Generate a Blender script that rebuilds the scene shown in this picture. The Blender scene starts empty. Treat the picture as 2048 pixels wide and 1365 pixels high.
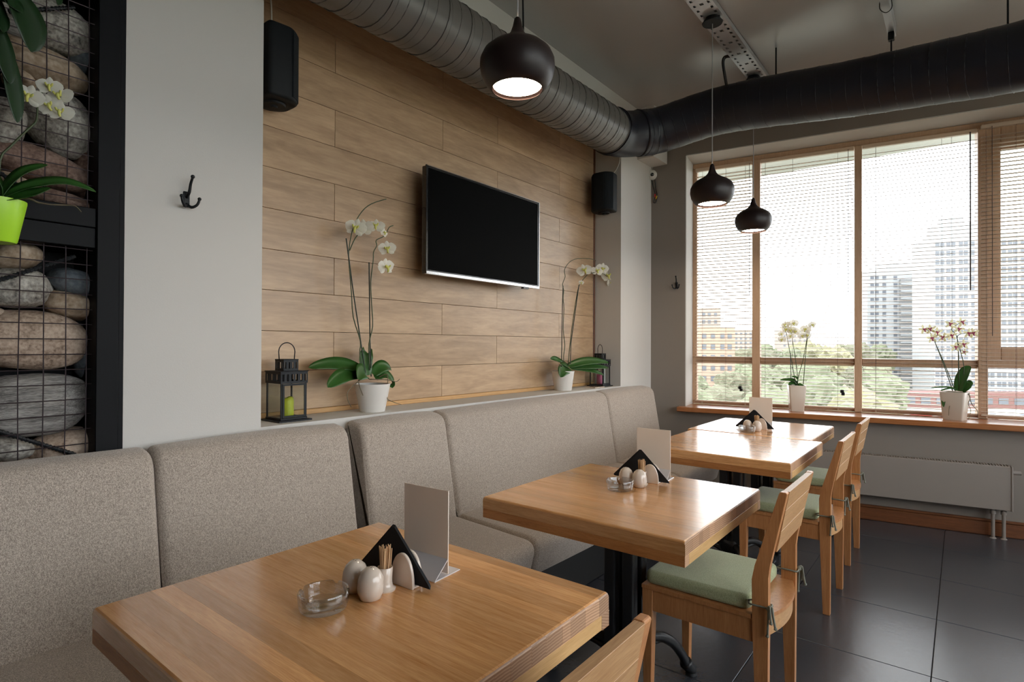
import bpy, bmesh, math, random
from mathutils import Vector, Matrix, noise
random.seed(7)
R = math.radians
scene = bpy.context.scene
COL = scene.collection

# ---------------------------------------------------------------- camera, sky, exposure
cam_d = bpy.data.cameras.new('camera')
cam = bpy.data.objects.new('camera', cam_d)
COL.objects.link(cam)
cam_d.sensor_width = 36.0
cam_d.lens = 36.0 * 1140.0 / 2048.0
cam_d.clip_start = 0.05
cam_d.clip_end = 3000
YAW, PITCH, ROLL = R(38.3), R(0.40), R(-0.24)
fw = Vector((math.cos(PITCH)*math.cos(YAW), math.cos(PITCH)*math.sin(YAW), math.sin(PITCH)))
rt = fw.cross(Vector((0, 0, 1))).normalized()
dn = fw.cross(rt)
c_, s_ = math.cos(ROLL), math.sin(ROLL)
rt2, dn2 = rt*c_ + dn*s_, dn*c_ - rt*s_
cam.matrix_world = Matrix(((rt2.x, -dn2.x, -fw.x, 0), (rt2.y, -dn2.y, -fw.y, 0), (rt2.z, -dn2.z, -fw.z, 1.30), (0, 0, 0, 1)))
scene.camera = cam

world = bpy.data.worlds.new('overcast_sky')
scene.world = world
world.use_nodes = True
wn, wl = world.node_tree.nodes, world.node_tree.links
bg = wn['Background']
bg.inputs['Color'].default_value = (0.95, 0.975, 1.0, 1)
bg.inputs['Strength'].default_value = 5.0
scene.view_settings.view_transform = 'Standard'
scene.view_settings.look = 'None'
scene.view_settings.gamma = 1.0
scene.view_settings.use_curve_mapping = False
scene.view_settings.exposure = 0.4
scene.cycles.use_denoising = True
scene.cycles.max_bounces = 10
scene.cycles.diffuse_bounces = 6
scene.cycles.transparent_max_bounces = 24
scene.cycles.caustics_reflective = False
scene.cycles.caustics_refractive = False
scene.cycles.filter_width = 1.2
scene.cycles.sample_clamp_indirect = 6.0

# ---------------------------------------------------------------- materials
def new_mat(name):
    m = bpy.data.materials.new(name); m.use_nodes = True
    return m, m.node_tree.nodes, m.node_tree.links, m.node_tree.nodes['Principled BSDF']
def srgb(r, g, b):
    f = lambda c: (c/255/12.92) if c/255 <= 0.04045 else ((c/255+0.055)/1.055)**2.4
    return (f(r), f(g), f(b), 1)
def plain(name, col, rough=0.5, metal=0.0, spec=0.5, coat=0.0, var=0.0, scale=6.0, bump=0.0, bscale=60.0):
    m, N, L, b = new_mat(name)
    b.inputs['Base Color'].default_value = col
    b.inputs['Roughness'].default_value = rough
    b.inputs['Metallic'].default_value = metal
    b.inputs['Specular IOR Level'].default_value = spec
    b.inputs['Coat Weight'].default_value = coat
    if var or bump:
        tc = N.new('ShaderNodeTexCoord')
    if var:
        n = N.new('ShaderNodeTexNoise'); n.inputs['Scale'].default_value = scale; n.inputs['Detail'].default_value = 5
        mx = N.new('ShaderNodeMix'); mx.data_type = 'RGBA'
        mx.inputs['A'].default_value = tuple(c*(1-var) for c in col[:3]) + (1,)
        mx.inputs['B'].default_value = tuple(min(1, c*(1+var)) for c in col[:3]) + (1,)
        L.new(tc.outputs['Object'], n.inputs['Vector']); L.new(n.outputs['Fac'], mx.inputs['Factor'])
        L.new(mx.outputs['Result'], b.inputs['Base Color'])
    if bump:
        n2 = N.new('ShaderNodeTexNoise'); n2.inputs['Scale'].default_value = bscale; n2.inputs['Detail'].default_value = 4
        bp = N.new('ShaderNodeBump'); bp.inputs['Strength'].default_value = bump; bp.inputs['Distance'].default_value = 0.01
        L.new(tc.outputs['Object'], n2.inputs['Vector']); L.new(n2.outputs['Fac'], bp.inputs['Height'])
        L.new(bp.outputs['Normal'], b.inputs['Normal'])
    return m
def wood(name, dark, light, stretch, rough=0.4, rnd=0.25, nscale=9.0, coat=0.0, bump=0.08, hue=0.0, lo=.3, hi=.72, streak=.35):
    """grain runs along the axis with the small stretch value; each object gets its own tone"""
    m, N, L, b = new_mat(name)
    tc = N.new('ShaderNodeTexCoord'); oi = N.new('ShaderNodeObjectInfo')
    mp = N.new('ShaderNodeMapping'); mp.inputs['Scale'].default_value = stretch
    off = N.new('ShaderNodeVectorMath'); off.operation = 'SCALE'; off.inputs['Scale'].default_value = 37.0
    cb = N.new('ShaderNodeCombineXYZ')
    for k in 'XYZ': L.new(oi.outputs['Random'], cb.inputs[k])
    L.new(cb.outputs[0], off.inputs[0])
    ad = N.new('ShaderNodeVectorMath'); ad.operation = 'ADD'
    L.new(tc.outputs['Object'], mp.inputs['Vector']); L.new(mp.outputs[0], ad.inputs[0]); L.new(off.outputs[0], ad.inputs[1])
    n1 = N.new('ShaderNodeTexNoise'); n1.inputs['Scale'].default_value = nscale; n1.inputs['Detail'].default_value = 7
    n1.inputs['Roughness'].default_value = 0.62; n1.inputs['Distortion'].default_value = 0.6
    n2 = N.new('ShaderNodeTexNoise'); n2.inputs['Scale'].default_value = nscale*6; n2.inputs['Detail'].default_value = 3
    L.new(ad.outputs[0], n1.inputs['Vector']); L.new(ad.outputs[0], n2.inputs['Vector'])
    mxf = N.new('ShaderNodeMix'); mxf.data_type = 'FLOAT'; mxf.inputs['Factor'].default_value = streak
    L.new(n1.outputs['Fac'], mxf.inputs['A']); L.new(n2.outputs['Fac'], mxf.inputs['B'])
    cr = N.new('ShaderNodeValToRGB'); e = cr.color_ramp.elements
    e[0].position = lo; e[0].color = dark; e[1].position = hi; e[1].color = light
    L.new(mxf.outputs['Result'], cr.inputs['Fac'])
    hs = N.new('ShaderNodeHueSaturation')
    mr = N.new('ShaderNodeMapRange'); mr.inputs['To Min'].default_value = 1-rnd; mr.inputs['To Max'].default_value = 1+rnd
    L.new(oi.outputs['Random'], mr.inputs['Value']); L.new(mr.outputs[0], hs.inputs['Value'])
    L.new(cr.outputs['Color'], hs.inputs['Color']); L.new(hs.outputs['Color'], b.inputs['Base Color'])
    b.inputs['Roughness'].default_value = rough; b.inputs['Coat Weight'].default_value = coat
    b.inputs['Coat Roughness'].default_value = 0.16
    bp = N.new('ShaderNodeBump'); bp.inputs['Strength'].default_value = bump; bp.inputs['Distance'].default_value = 0.004
    L.new(mxf.outputs['Result'], bp.inputs['Height']); L.new(bp.outputs['Normal'], b.inputs['Normal'])
    return m
def end_grain(name, dark, light):
    m, N, L, b = new_mat(name)
    tc = N.new('ShaderNodeTexCoord'); oi = N.new('ShaderNodeObjectInfo')
    cb = N.new('ShaderNodeCombineXYZ')
    mu = N.new('ShaderNodeMath'); mu.operation = 'MULTIPLY_ADD'; mu.inputs[1].default_value = 0.16; mu.inputs[2].default_value = -0.08
    L.new(oi.outputs['Random'], mu.inputs[0]); L.new(mu.outputs[0], cb.inputs['X'])
    cb.inputs['Z'].default_value = 0.05
    ad = N.new('ShaderNodeVectorMath'); ad.operation = 'ADD'
    L.new(tc.outputs['Object'], ad.inputs[0]); L.new(cb.outputs[0], ad.inputs[1])
    mp = N.new('ShaderNodeMapping'); mp.inputs['Scale'].default_value = (1, 0.05, 1); L.new(ad.outputs[0], mp.inputs['Vector'])
    w = N.new('ShaderNodeTexWave'); w.wave_type = 'RINGS'; w.rings_direction = 'SPHERICAL'; w.inputs['Scale'].default_value = 52; w.inputs['Distortion'].default_value = 1.5
    w.inputs['Detail'].default_value = 2
    L.new(mp.outputs[0], w.inputs['Vector'])
    cr = N.new('ShaderNodeValToRGB'); e = cr.color_ramp.elements
    e[0].color = dark; e[1].color = light
    L.new(w.outputs['Fac'], cr.inputs['Fac'])
    hs = N.new('ShaderNodeHueSaturation')
    mr = N.new('ShaderNodeMapRange'); mr.inputs['To Min'].default_value = 0.75; mr.inputs['To Max'].default_value = 1.2
    L.new(oi.outputs['Random'], mr.inputs['Value']); L.new(mr.outputs[0], hs.inputs['Value'])
    L.new(cr.outputs['Color'], hs.inputs['Color']); L.new(hs.outputs['Color'], b.inputs['Base Color'])
    b.inputs['Roughness'].default_value = 0.45
    return m
def fabric(name, c1, c2, scale=260.0, bump=0.35):
    m, N, L, b = new_mat(name)
    tc = N.new('ShaderNodeTexCoord')
    n = N.new('ShaderNodeTexNoise'); n.inputs['Scale'].default_value = scale; n.inputs['Detail'].default_value = 3; n.inputs['Roughness'].default_value = 0.75
    mp = N.new('ShaderNodeMapping'); mp.inputs['Scale'].default_value = (1.0, 1.0, 0.55)
    L.new(tc.outputs['Object'], mp.inputs['Vector']); L.new(mp.outputs[0], n.inputs['Vector'])
    v = N.new('ShaderNodeTexVoronoi'); v.inputs['Scale'].default_value = scale*1.7
    L.new(tc.outputs['Object'], v.inputs['Vector'])
    mx = N.new('ShaderNodeMix'); mx.data_type = 'FLOAT'; mx.inputs['Factor'].default_value = 0.4
    L.new(n.outputs['Fac'], mx.inputs['A']); L.new(v.outputs['Distance'], mx.inputs['B'])
    cr = N.new('ShaderNodeValToRGB'); e = cr.color_ramp.elements
    e[0].position = 0.34; e[0].color = c1; e[1].position = 0.64; e[1].color = c2
    L.new(mx.outputs['Result'], cr.inputs['Fac']); L.new(cr.outputs['Color'], b.inputs['Base Color'])
    b.inputs['Roughness'].default_value = 0.92; b.inputs['Specular IOR Level'].default_value = 0.2
    b.inputs['Sheen Weight'].default_value = 0.25; b.inputs['Sheen Roughness'].default_value = 0.5
    bp = N.new('ShaderNodeBump'); bp.inputs['Strength'].default_value = bump; bp.inputs['Distance'].default_value = 0.003
    L.new(mx.outputs['Result'], bp.inputs['Height']); L.new(bp.outputs['Normal'], b.inputs['Normal'])
    return m
def stone(name, c1, c2, c3, scale, stretch=(1, 1, 1), bump=0.5):
    m, N, L, b = new_mat(name)
    tc = N.new('ShaderNodeTexCoord'); mp = N.new('ShaderNodeMapping'); mp.inputs['Scale'].default_value = stretch
    L.new(tc.outputs['Object'], mp.inputs['Vector'])
    n = N.new('ShaderNodeTexNoise'); n.inputs['Scale'].default_value = scale; n.inputs['Detail'].default_value = 8; n.inputs['Roughness'].default_value = 0.65
    L.new(mp.outputs[0], n.inputs['Vector'])
    n2 = N.new('ShaderNodeTexNoise'); n2.inputs['Scale'].default_value = scale*9; n2.inputs['Detail'].default_value = 3
    L.new(mp.outputs[0], n2.inputs['Vector'])
    mx = N.new('ShaderNodeMix'); mx.data_type = 'FLOAT'; mx.inputs['Factor'].default_value = 0.4
    L.new(n.outputs['Fac'], mx.inputs['A']); L.new(n2.outputs['Fac'], mx.inputs['B'])
    cr = N.new('ShaderNodeValToRGB'); e = cr.color_ramp.elements
    e[0].position = 0.34; e[0].color = c1; e[1].position = 0.62; e[1].color = c3
    k = e.new(0.48); k.color = c2
    L.new(mx.outputs['Result'], cr.inputs['Fac']); L.new(cr.outputs['Color'], b.inputs['Base Color'])
    b.inputs['Roughness'].default_value = 0.8
    bp = N.new('ShaderNodeBump'); bp.inputs['Strength'].default_value = bump; bp.inputs['Distance'].default_value = 0.006
    L.new(mx.outputs['Result'], bp.inputs['Height']); L.new(bp.outputs['Normal'], b.inputs['Normal'])
    return m
def emit(name, col, strength):
    m, N, L, b = new_mat(name)
    b.inputs['Base Color'].default_value = (0.8, 0.8, 0.8, 1)
    b.inputs['Emission Color'].default_value = col; b.inputs['Emission Strength'].default_value = strength
    return m
def thin_glass(name, tint=(1, 1, 1, 1), f0=0.04, power=5.0):
    m, N, L, b = new_mat(name)
    N.remove(b)
    t = N.new('ShaderNodeBsdfTransparent'); t.inputs['Color'].default_value = tint
    g = N.new('ShaderNodeBsdfGlossy'); g.inputs['Roughness'].default_value = 0.02
    lw = N.new('ShaderNodeLayerWeight'); lw.inputs['Blend'].default_value = 0.5      # Schlick reflectance of a thin sheet
    pw = N.new('ShaderNodeMath'); pw.operation = 'POWER'; pw.inputs[1].default_value = power; L.new(lw.outputs['Facing'], pw.inputs[0])
    f = N.new('ShaderNodeMath'); f.operation = 'MULTIPLY_ADD'; f.inputs[1].default_value = 1 - f0; f.inputs[2].default_value = f0; L.new(pw.outputs[0], f.inputs[0])
    mx = N.new('ShaderNodeMixShader')
    L.new(f.outputs[0], mx.inputs[0]); L.new(t.outputs[0], mx.inputs[1]); L.new(g.outputs[0], mx.inputs[2])
    L.new(mx.outputs[0], N['Material Output'].inputs['Surface'])
    return m
M = {}
M['cream'] = plain('cream_wall_paint', (0.59, 0.575, 0.55, 1), 0.75, var=0.03, scale=2, bump=0.04, bscale=180)
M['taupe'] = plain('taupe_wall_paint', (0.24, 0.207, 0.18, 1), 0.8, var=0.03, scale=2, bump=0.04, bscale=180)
M['ceiling'] = plain('dark_ceiling_paint', (0.44, 0.435, 0.43, 1), 0.27, spec=1.0, var=0.12, scale=1.3, bump=0.02, bscale=5)
M['grout'] = plain('floor_grout', (0.035, 0.03, 0.028, 1), 0.9)
M['tile'] = plain('slate_floor_tile', (0.044, 0.047, 0.056, 1), 0.27, spec=0.9, var=0.18, scale=5, bump=0.05, bscale=38)
M['plank'] = wood('oak_wall_plank', srgb(150, 122, 95), srgb(206, 175, 140), (0.9, 7, 6), 0.33, 0.07, 2.6, bump=0.03, lo=.25, hi=.75, streak=.25)
M['lightwood'] = wood('pale_wood_strip', srgb(176, 134, 84), srgb(208, 166, 112), (0.6, 12, 12), 0.5, 0.05)
M['darkwood'] = wood('brown_wood_trim', srgb(84, 48, 26), srgb(128, 78, 46), (8, 0.6, 8), 0.4, 0.08)
M['sill'] = wood('window_sill_wood', srgb(140, 84, 46), srgb(178, 118, 70), (14, 0.6, 14), 0.28, 0.05, coat=0.3)
M['frame'] = wood('tan_window_frame', srgb(186, 152, 122), srgb(206, 174, 146), (10, 10, 0.8), 0.4, 0.03)
M['slat'] = plain('tan_blind_slat', (0.66, 0.54, 0.43, 1), 0.35)
M['cord'] = plain('dark_blind_cord', srgb(70, 55, 50), 0.6)
M['stave'] = wood('larch_table_stave', srgb(192, 130, 74), srgb(240, 186, 128), (16, 0.9, 16), 0.26, 0.20, 5, coat=0.9, bump=0.02)
M['endgrain'] = end_grain('table_end_grain', srgb(164, 124, 94), srgb(200, 162, 130))
M['batten'] = wood('pale_edge_batten', srgb(190, 146, 92), srgb(220, 180, 126), (0.8, 10, 10), 0.4, 0.08)
M['sidebatten'] = wood('side_edge_batten', srgb(160, 98, 50), srgb(205, 142, 84), (10, 0.8, 10), 0.4, 0.1)
M['chair'] = wood('beech_chair_wood', srgb(164, 104, 60), srgb(202, 146, 96), (12, 12, 0.9), 0.38, 0.08, 5, coat=0.1)
M['chairback'] = wood('beech_back_panel', srgb(166, 122, 80), srgb(206, 164, 118), (0.8, 12, 12), 0.4, 0.07, 6, streak=.5)
M['sofa'] = fabric('taupe_sofa_weave', (0.21, 0.175, 0.148, 1), (0.54, 0.465, 0.40, 1))
M['plinth'] = plain('black_plinth', (0.012, 0.012, 0.012, 1), 0.6)
M['green'] = fabric('green_cushion_felt', srgb(138, 146, 110), srgb(182, 188, 150), 330, 0.25)
M['tie'] = plain('olive_cotton_cord', srgb(128, 130, 118), 0.9, bump=0.4, bscale=400)
M['iron'] = plain('black_cast_iron', (0.012, 0.013, 0.015, 1), 0.38, bump=0.08, bscale=90)
M['blackwood'] = plain('black_painted_wood', (0.0025, 0.003, 0.0045, 1), 0.55, spec=0.15, bump=0.06, bscale=25)
M['blackmetal'] = plain('black_metal', (0.008, 0.010, 0.013, 1), 0.5, spec=0.3)
M['wire'] = plain('rusty_dark_wire', srgb(62, 52, 56), 0.5, 0.6)
M['tvcase'] = plain('glossy_black_plastic', (0.008, 0.009, 0.011, 1), 0.22, coat=0.5)
M['tvscreen'] = plain('black_screen', (0.001, 0.001, 0.001, 1), 0.6, spec=0.03)
M['chrome'] = plain('brushed_silver_trim', (0.55, 0.56, 0.58, 1), 0.25, 1.0)
M['speaker'] = plain('black_speaker_plastic', (0.006, 0.008, 0.010, 1), 0.6, spec=0.25)
M['grille'] = plain('dark_speaker_grille', (0.010, 0.014, 0.018, 1), 0.7, spec=0.2, bump=0.5, bscale=700)
M['duct'] = plain('grey_duct_metal', (0.13, 0.125, 0.12, 1), 0.34, 0.0, spec=0.6, var=0.08, scale=4)
M['seam'] = plain('duct_seam', tuple(c*0.7 for c in (0.13, 0.125, 0.12, 1)[:3])+(1,), 0.38)
M['wrap'] = plain('blue_black_duct_wrap', (0.010, 0.012, 0.022, 1), 0.42, spec=0.45)
M['galv'] = plain('galvanised_steel', (0.55, 0.55, 0.57, 1), 0.42, 0.6)
M['shade'] = plain('dark_brown_lamp_lacquer', (0.016, 0.009, 0.009, 1), 0.42, spec=0.4)
M['bulb'] = emit('warm_lamp_diffuser', (1.0, 0.80, 0.55, 1), 45.0)
M['steelcord'] = plain('grey_cord', (0.35, 0.35, 0.36, 1), 0.5)
M['whitecord'] = plain('white_cable', (0.62, 0.60, 0.56, 1), 0.6)
M['darkcable'] = plain('black_cable', (0.012, 0.012, 0.013, 1), 0.55)
M['porcelain'] = plain('white_porcelain', (0.66, 0.57, 0.49, 1), 0.12, coat=0.4)
M['acrylic'] = plain('white_menu_card', (0.86, 0.77, 0.68, 1), 0.55)
M['clearplastic'] = plain('frosted_stand_plastic', (0.62, 0.60, 0.62, 1), 0.2, coat=0.5)
M['napkin'] = plain('black_paper_napkin', (0.006, 0.007, 0.010, 1), 0.85)
M['pick'] = plain('pale_toothpick', srgb(200, 165, 125), 0.7)
M['pot'] = plain('white_ceramic_pot', (0.72, 0.70, 0.67, 1), 0.35)
M['beigepot'] = plain('cream_square_pot', (0.62, 0.54, 0.46, 1), 0.3)
M['limepot'] = plain('lime_plastic_pot', (0.42, 0.78, 0.03, 1), 0.35)
M['soil'] = plain('bark_potting_mix', (0.05, 0.032, 0.02, 1), 0.95, var=0.5, scale=70, bump=0.9, bscale=120)
M['leaf'] = plain('orchid_leaf_green', (0.035, 0.115, 0.022, 1), 0.32, var=0.35, scale=9)
M['darkleaf'] = plain('dark_leaf_green', (0.010, 0.034, 0.010, 1), 0.4, var=0.4, scale=9)
M['stem'] = plain('orchid_stem', (0.055, 0.075, 0.03, 1), 0.5, var=0.3, scale=30)
M['stake'] = plain('dark_plant_stake', (0.018, 0.028, 0.016, 1), 0.5)
M['root'] = plain('grey_brown_root', (0.17, 0.14, 0.09, 1), 0.8, var=0.3, scale=40)
M['petal'] = plain('white_petal', (0.82, 0.82, 0.74, 1), 0.55)
M['lip'] = plain('yellow_green_lip', (0.62, 0.62, 0.16, 1), 0.5)
M['pinklip'] = plain('magenta_lip', (0.42, 0.06, 0.16, 1), 0.5)
M['greenpetal'] = plain('pale_green_petal', (0.66, 0.62, 0.36, 1), 0.55, var=0.3, scale=60)
M['candle'] = plain('lime_wax', (0.50, 0.55, 0.02, 1), 0.45)
M['pinkcandle'] = plain('magenta_wax', (0.35, 0.05, 0.16, 1), 0.45)
M['pane'] = thin_glass('window_glass', (0.97, 0.98, 0.98, 1))
M['lanternglass'] = thin_glass('lantern_glass', (0.93, 0.95, 0.94, 1))
M['glass'] = thin_glass('clear_ashtray_glass', (0.90, 0.915, 0.92, 1), 0.07, 2.2)
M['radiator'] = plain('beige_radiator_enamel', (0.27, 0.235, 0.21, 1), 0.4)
M['plastic'] = plain('white_plastic', (0.68, 0.66, 0.62, 1), 0.4)
M['red'] = plain('red_plug', (0.5, 0.03, 0.03, 1), 0.4)
M['yellow'] = plain('yellow_plug', (0.6, 0.35, 0.02, 1), 0.4)
M['white_slab'] = plain('pale_tower_cladding', (0.32, 0.33, 0.34, 1), 0.8, var=0.05, scale=0.2)
M['greyslab'] = plain('grey_tower_bay', (0.20, 0.20, 0.20, 1), 0.8)
M['towerwin'] = plain('tower_window_glass', (0.12, 0.13, 0.15, 1), 0.3)
M['brick'] = plain('orange_brick_facade', (0.36, 0.26, 0.20, 1), 0.9, var=0.1, scale=0.4)
M['palebrick'] = plain('pale_pink_facade', (0.32, 0.27, 0.24, 1), 0.9)
M['shopred'] = plain('red_brown_shop_facade', (0.18, 0.09, 0.08, 1), 0.8)
M['crown'] = [plain('tree_crown_' + k, c, 0.95, var=0.35, scale=0.5) for k, c in
              (('green', (0.16, 0.175, 0.11, 1)), ('yellow', (0.23, 0.22, 0.13, 1)), ('dull', (0.15, 0.15, 0.10, 1)))]
M['trunk'] = plain('tree_trunk', (0.12, 0.09, 0.06, 1), 0.9)
M['ground'] = plain('pale_ground', (0.32, 0.325, 0.27, 1), 0.95, var=0.3, scale=0.03)
M['carred'] = plain('red_car_paint', (0.4, 0.04, 0.04, 1), 0.3); M['carwhite'] = plain('white_car_paint', (0.7, 0.7, 0.7, 1), 0.3)
M['cardark'] = plain('dark_car_paint', (0.05, 0.06, 0.09, 1), 0.3)
M['stone'] = [stone('speckled_grey_stone', (0.03, 0.03, 0.03, 1), (0.30, 0.28, 0.25, 1), (0.56, 0.54, 0.49, 1), 11, bump=0.9),
              stone('beige_stone', (0.10, 0.07, 0.04, 1), (0.30, 0.22, 0.15, 1), (0.46, 0.37, 0.28, 1), 8, bump=0.8),
              stone('tan_granite', (0.13, 0.085, 0.06, 1), (0.40, 0.30, 0.23, 1), (0.56, 0.45, 0.36, 1), 12, bump=0.7),
              stone('striated_grey_stone', (0.05, 0.05, 0.05, 1), (0.22, 0.21, 0.20, 1), (0.44, 0.42, 0.40, 1), 5, (1.2, 8, 12), 0.8),
              stone('red_brown_stone', (0.06, 0.035, 0.028, 1), (0.18, 0.11, 0.085, 1), (0.30, 0.21, 0.17, 1), 12, bump=0.8),
              stone('dark_slate_stone', (0.04, 0.05, 0.06, 1), (0.09, 0.11, 0.13, 1), (0.16, 0.18, 0.2, 1), 9)]

def translucent(m, share, col):
    N, L = m.node_tree.nodes, m.node_tree.links
    t = N.new('ShaderNodeBsdfTranslucent'); t.inputs['Color'].default_value = col
    mx = N.new('ShaderNodeMixShader'); mx.inputs[0].default_value = share
    L.new(N['Principled BSDF'].outputs[0], mx.inputs[1]); L.new(t.outputs[0], mx.inputs[2])
    L.new(mx.outputs[0], N['Material Output'].inputs['Surface'])
translucent(M['petal'], 0.32, (0.95, 0.93, 0.9, 1)); translucent(M['greenpetal'], 0.42, (0.8, 0.76, 0.5, 1))
translucent(M['leaf'], 0.15, (0.08, 0.25, 0.03, 1)); translucent(M['slat'], 0.25, (0.75, 0.6, 0.46, 1))

# ---------------------------------------------------------------- mesh helpers
def box(bm, x0, x1, y0, y1, z0, z1, bev=0.0, seg=1):
    r = bmesh.ops.create_cube(bm, size=1.0)
    vs = r['verts']
    for v in vs:
        v.co = Vector(((x0+x1)/2 + v.co.x*(x1-x0), (y0+y1)/2 + v.co.y*(y1-y0), (z0+z1)/2 + v.co.z*(z1-z0)))
    if bev:
        es = list({e for v in vs for e in v.link_edges})
        bmesh.ops.bevel(bm, geom=es, offset=bev, segments=seg, profile=0.5, affect='EDGES')
def loft(bm, rings, cap=True, closed=True):
    vr = [[bm.verts.new(p) for p in ring] for ring in rings]
    n = len(vr[0])
    for a, b_ in zip(vr, vr[1:]):
        for i in range(n if closed else n-1):
            j = (i+1) % n
            try: bm.faces.new((a[i], a[j], b_[j], b_[i]))
            except ValueError: pass
    if cap:
        for ring in (vr[0][::-1], vr[-1]):
            try: bm.faces.new(ring)
            except ValueError: pass
    return vr
def smooth_pts(pts, k=4):
    P = [Vector(p) for p in pts]
    if len(P) < 3: return P
    out = []
    for i in range(len(P)-1):
        p0 = P[max(i-1, 0)]; p1 = P[i]; p2 = P[i+1]; p3 = P[min(i+2, len(P)-1)]
        for j in range(k):
            t = j/k
            out.append(0.5*((2*p1) + (p2-p0)*t + (2*p0-5*p1+4*p2-p3)*t*t + (3*p1-p0-3*p2+p3)*t**3))
    out.append(P[-1])
    return out
def tube(bm, pts, r, seg=8, cap=True, k=0):
    P = smooth_pts(pts, k) if k else [Vector(p) for p in pts]
    n = len(P)
    rad = [r]*n if not isinstance(r, (list, tuple)) else [r[0] + (r[1]-r[0])*i/(n-1) for i in range(n)]
    up = None; rings = []
    for i in range(n):
        d = (P[min(i+1, n-1)] - P[max(i-1, 0)]).normalized()
        if up is None:
            up = Vector((0, 0, 1)) if abs(d.z) < 0.9 else Vector((1, 0, 0))
        a = (up - d*up.dot(d)).normalized(); b_ = d.cross(a); up = a
        rings.append([P[i] + (a*math.cos(t) + b_*math.sin(t))*rad[i] for t in [2*math.pi*q/seg for q in range(seg)]])
    loft(bm, rings, cap)
def lathe(bm, prof, seg=32, c=(0, 0, 0), cap=True):
    rings = [[Vector((c[0]+max(r, 1e-5)*math.cos(t), c[1]+max(r, 1e-5)*math.sin(t), c[2]+z)) for t in [2*math.pi*q/seg for q in range(seg)]] for r, z in prof]
    loft(bm, rings, cap)
def rod(bm, p0, p1, r, seg=8): tube(bm, [p0, p1], r, seg)
def prism(bm, poly, axis, a0, a1):
    """poly in the plane across the axis, extruded a0..a1"""
    def pt(p, a): return Vector((a, p[0], p[1])) if axis == 'x' else (Vector((p[0], a, p[1])) if axis == 'y' else Vector((p[0], p[1], a)))
    loft(bm, [[pt(p, a0) for p in poly], [pt(p, a1) for p in poly]])
def round_poly(poly, r, seg=5):
    """round the corners of a polygon; r is one radius or one per corner"""
    out = []; n = len(poly)
    for i, p in enumerate(poly):
        rr = r[i] if isinstance(r, (list, tuple)) else r
        p = Vector(p); a = Vector(poly[i-1]) - p; b_ = Vector(poly[(i+1) % n]) - p
        if rr <= 0: out.append(p); continue
        da, db = min(rr, a.length*0.49), min(rr, b_.length*0.49)
        s0, s1 = p + a.normalized()*da, p + b_.normalized()*db
        for k in range(seg+1):
            t = k/seg
            out.append((1-t)**2*s0 + 2*t*(1-t)*p + t*t*s1)
    return out
def inset(poly, d):
    n = len(poly); out = []
    area = sum(poly[i].x*poly[(i+1) % n].y - poly[(i+1) % n].x*poly[i].y for i in range(n))
    sg = 1 if area > 0 else -1
    for i in range(n):
        e1 = (poly[i]-poly[i-1]); e2 = (poly[(i+1) % n]-poly[i])
        n1 = Vector((-e1.y, e1.x)).normalized()*sg; n2 = Vector((-e2.y, e2.x)).normalized()*sg
        nn = (n1+n2); nn = nn.normalized() if nn.length > 1e-6 else n1
        out.append(poly[i] + nn*d)
    return out
def padded(bm, poly, a0, a1, r, axis='x', seg=5, crown=0.0, mid=1):
    """a stuffed panel: profile polygon extruded with rounded ends"""
    def pt(p, a): return Vector((a, p.x, p.y)) if axis == 'x' else (Vector((p.x, a, p.y)) if axis == 'y' else Vector((p.x, p.y, a)))
    rings = []
    for k in range(seg+1):
        th = k/seg*math.pi/2
        rings.append([pt(p, a0 + r*(1-math.cos(th))) for p in inset(poly, r*(1-math.sin(th)))])
    for q in range(1, mid):
        t = q/mid
        rings.append([pt(p, a0+r + (a1-a0-2*r)*t) for p in inset(poly, -crown*math.sin(math.pi*t))])
    for k in range(seg, -1, -1):
        th = k/seg*math.pi/2
        rings.append([pt(p, a1 - r*(1-math.cos(th))) for p in inset(poly, r*(1-math.sin(th)))])
    loft(bm, rings)
def obj(name, bm, mat=None, parent=None, loc=None, smooth=False, rot=None, angle=None):
    bmesh.ops.recalc_face_normals(bm, faces=bm.faces[:])
    me = bpy.data.meshes.new(name)
    if smooth or angle:
        for f in bm.faces: f.smooth = True
    if angle:
        for e in bm.edges:
            if len(e.link_faces) == 2 and e.calc_face_angle(0) > R(angle): e.smooth = False
    bm.to_mesh(me); bm.free()
    for k in (mat if isinstance(mat, (list, tuple)) else [mat]):
        if k: me.materials.append(k)
    o = bpy.data.objects.new(name, me); COL.objects.link(o)
    if parent: o.parent = parent
    if loc is not None: o.location = loc
    if rot is not None: o.rotation_euler = rot
    return o
def inst(src, parent=None, loc=None, rot=None, scale=None):
    o = src.copy(); COL.objects.link(o)
    if parent is not None: o.parent = parent
    if loc is not None: o.location = loc
    if rot is not None: o.rotation_euler = rot
    if scale is not None: o.scale = scale
    return o
def tag(o, label=None, cat=None, group=None, kind=None):
    if label: o['label'] = label
    if cat: o['category'] = cat
    if group: o['group'] = group
    if kind: o['kind'] = kind
    return o
def thing(name, label, cat, loc=(0, 0, 0), rz=0.0, group=None):
    o = bpy.data.objects.new(name, None); COL.objects.link(o)
    o.empty_display_size = 0.05
    o.location = loc; o.rotation_euler = (0, 0, rz)
    return tag(o, label, cat, group)
def struct(name, loc=(0, 0, 0), rz=0.0):
    o = bpy.data.objects.new(name, None); COL.objects.link(o)
    o.empty_display_size = 0.05
    o.location = loc; o.rotation_euler = (0, 0, rz); o['kind'] = 'structure'
    return o
def B(): return bmesh.new()
KIDS = {}
def copy_tree(o, parent=None):
    c = o.copy(); COL.objects.link(c)
    if parent is not None: c.parent = parent
    for ch in list(o.children): copy_tree(ch, c)
    return c
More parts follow.
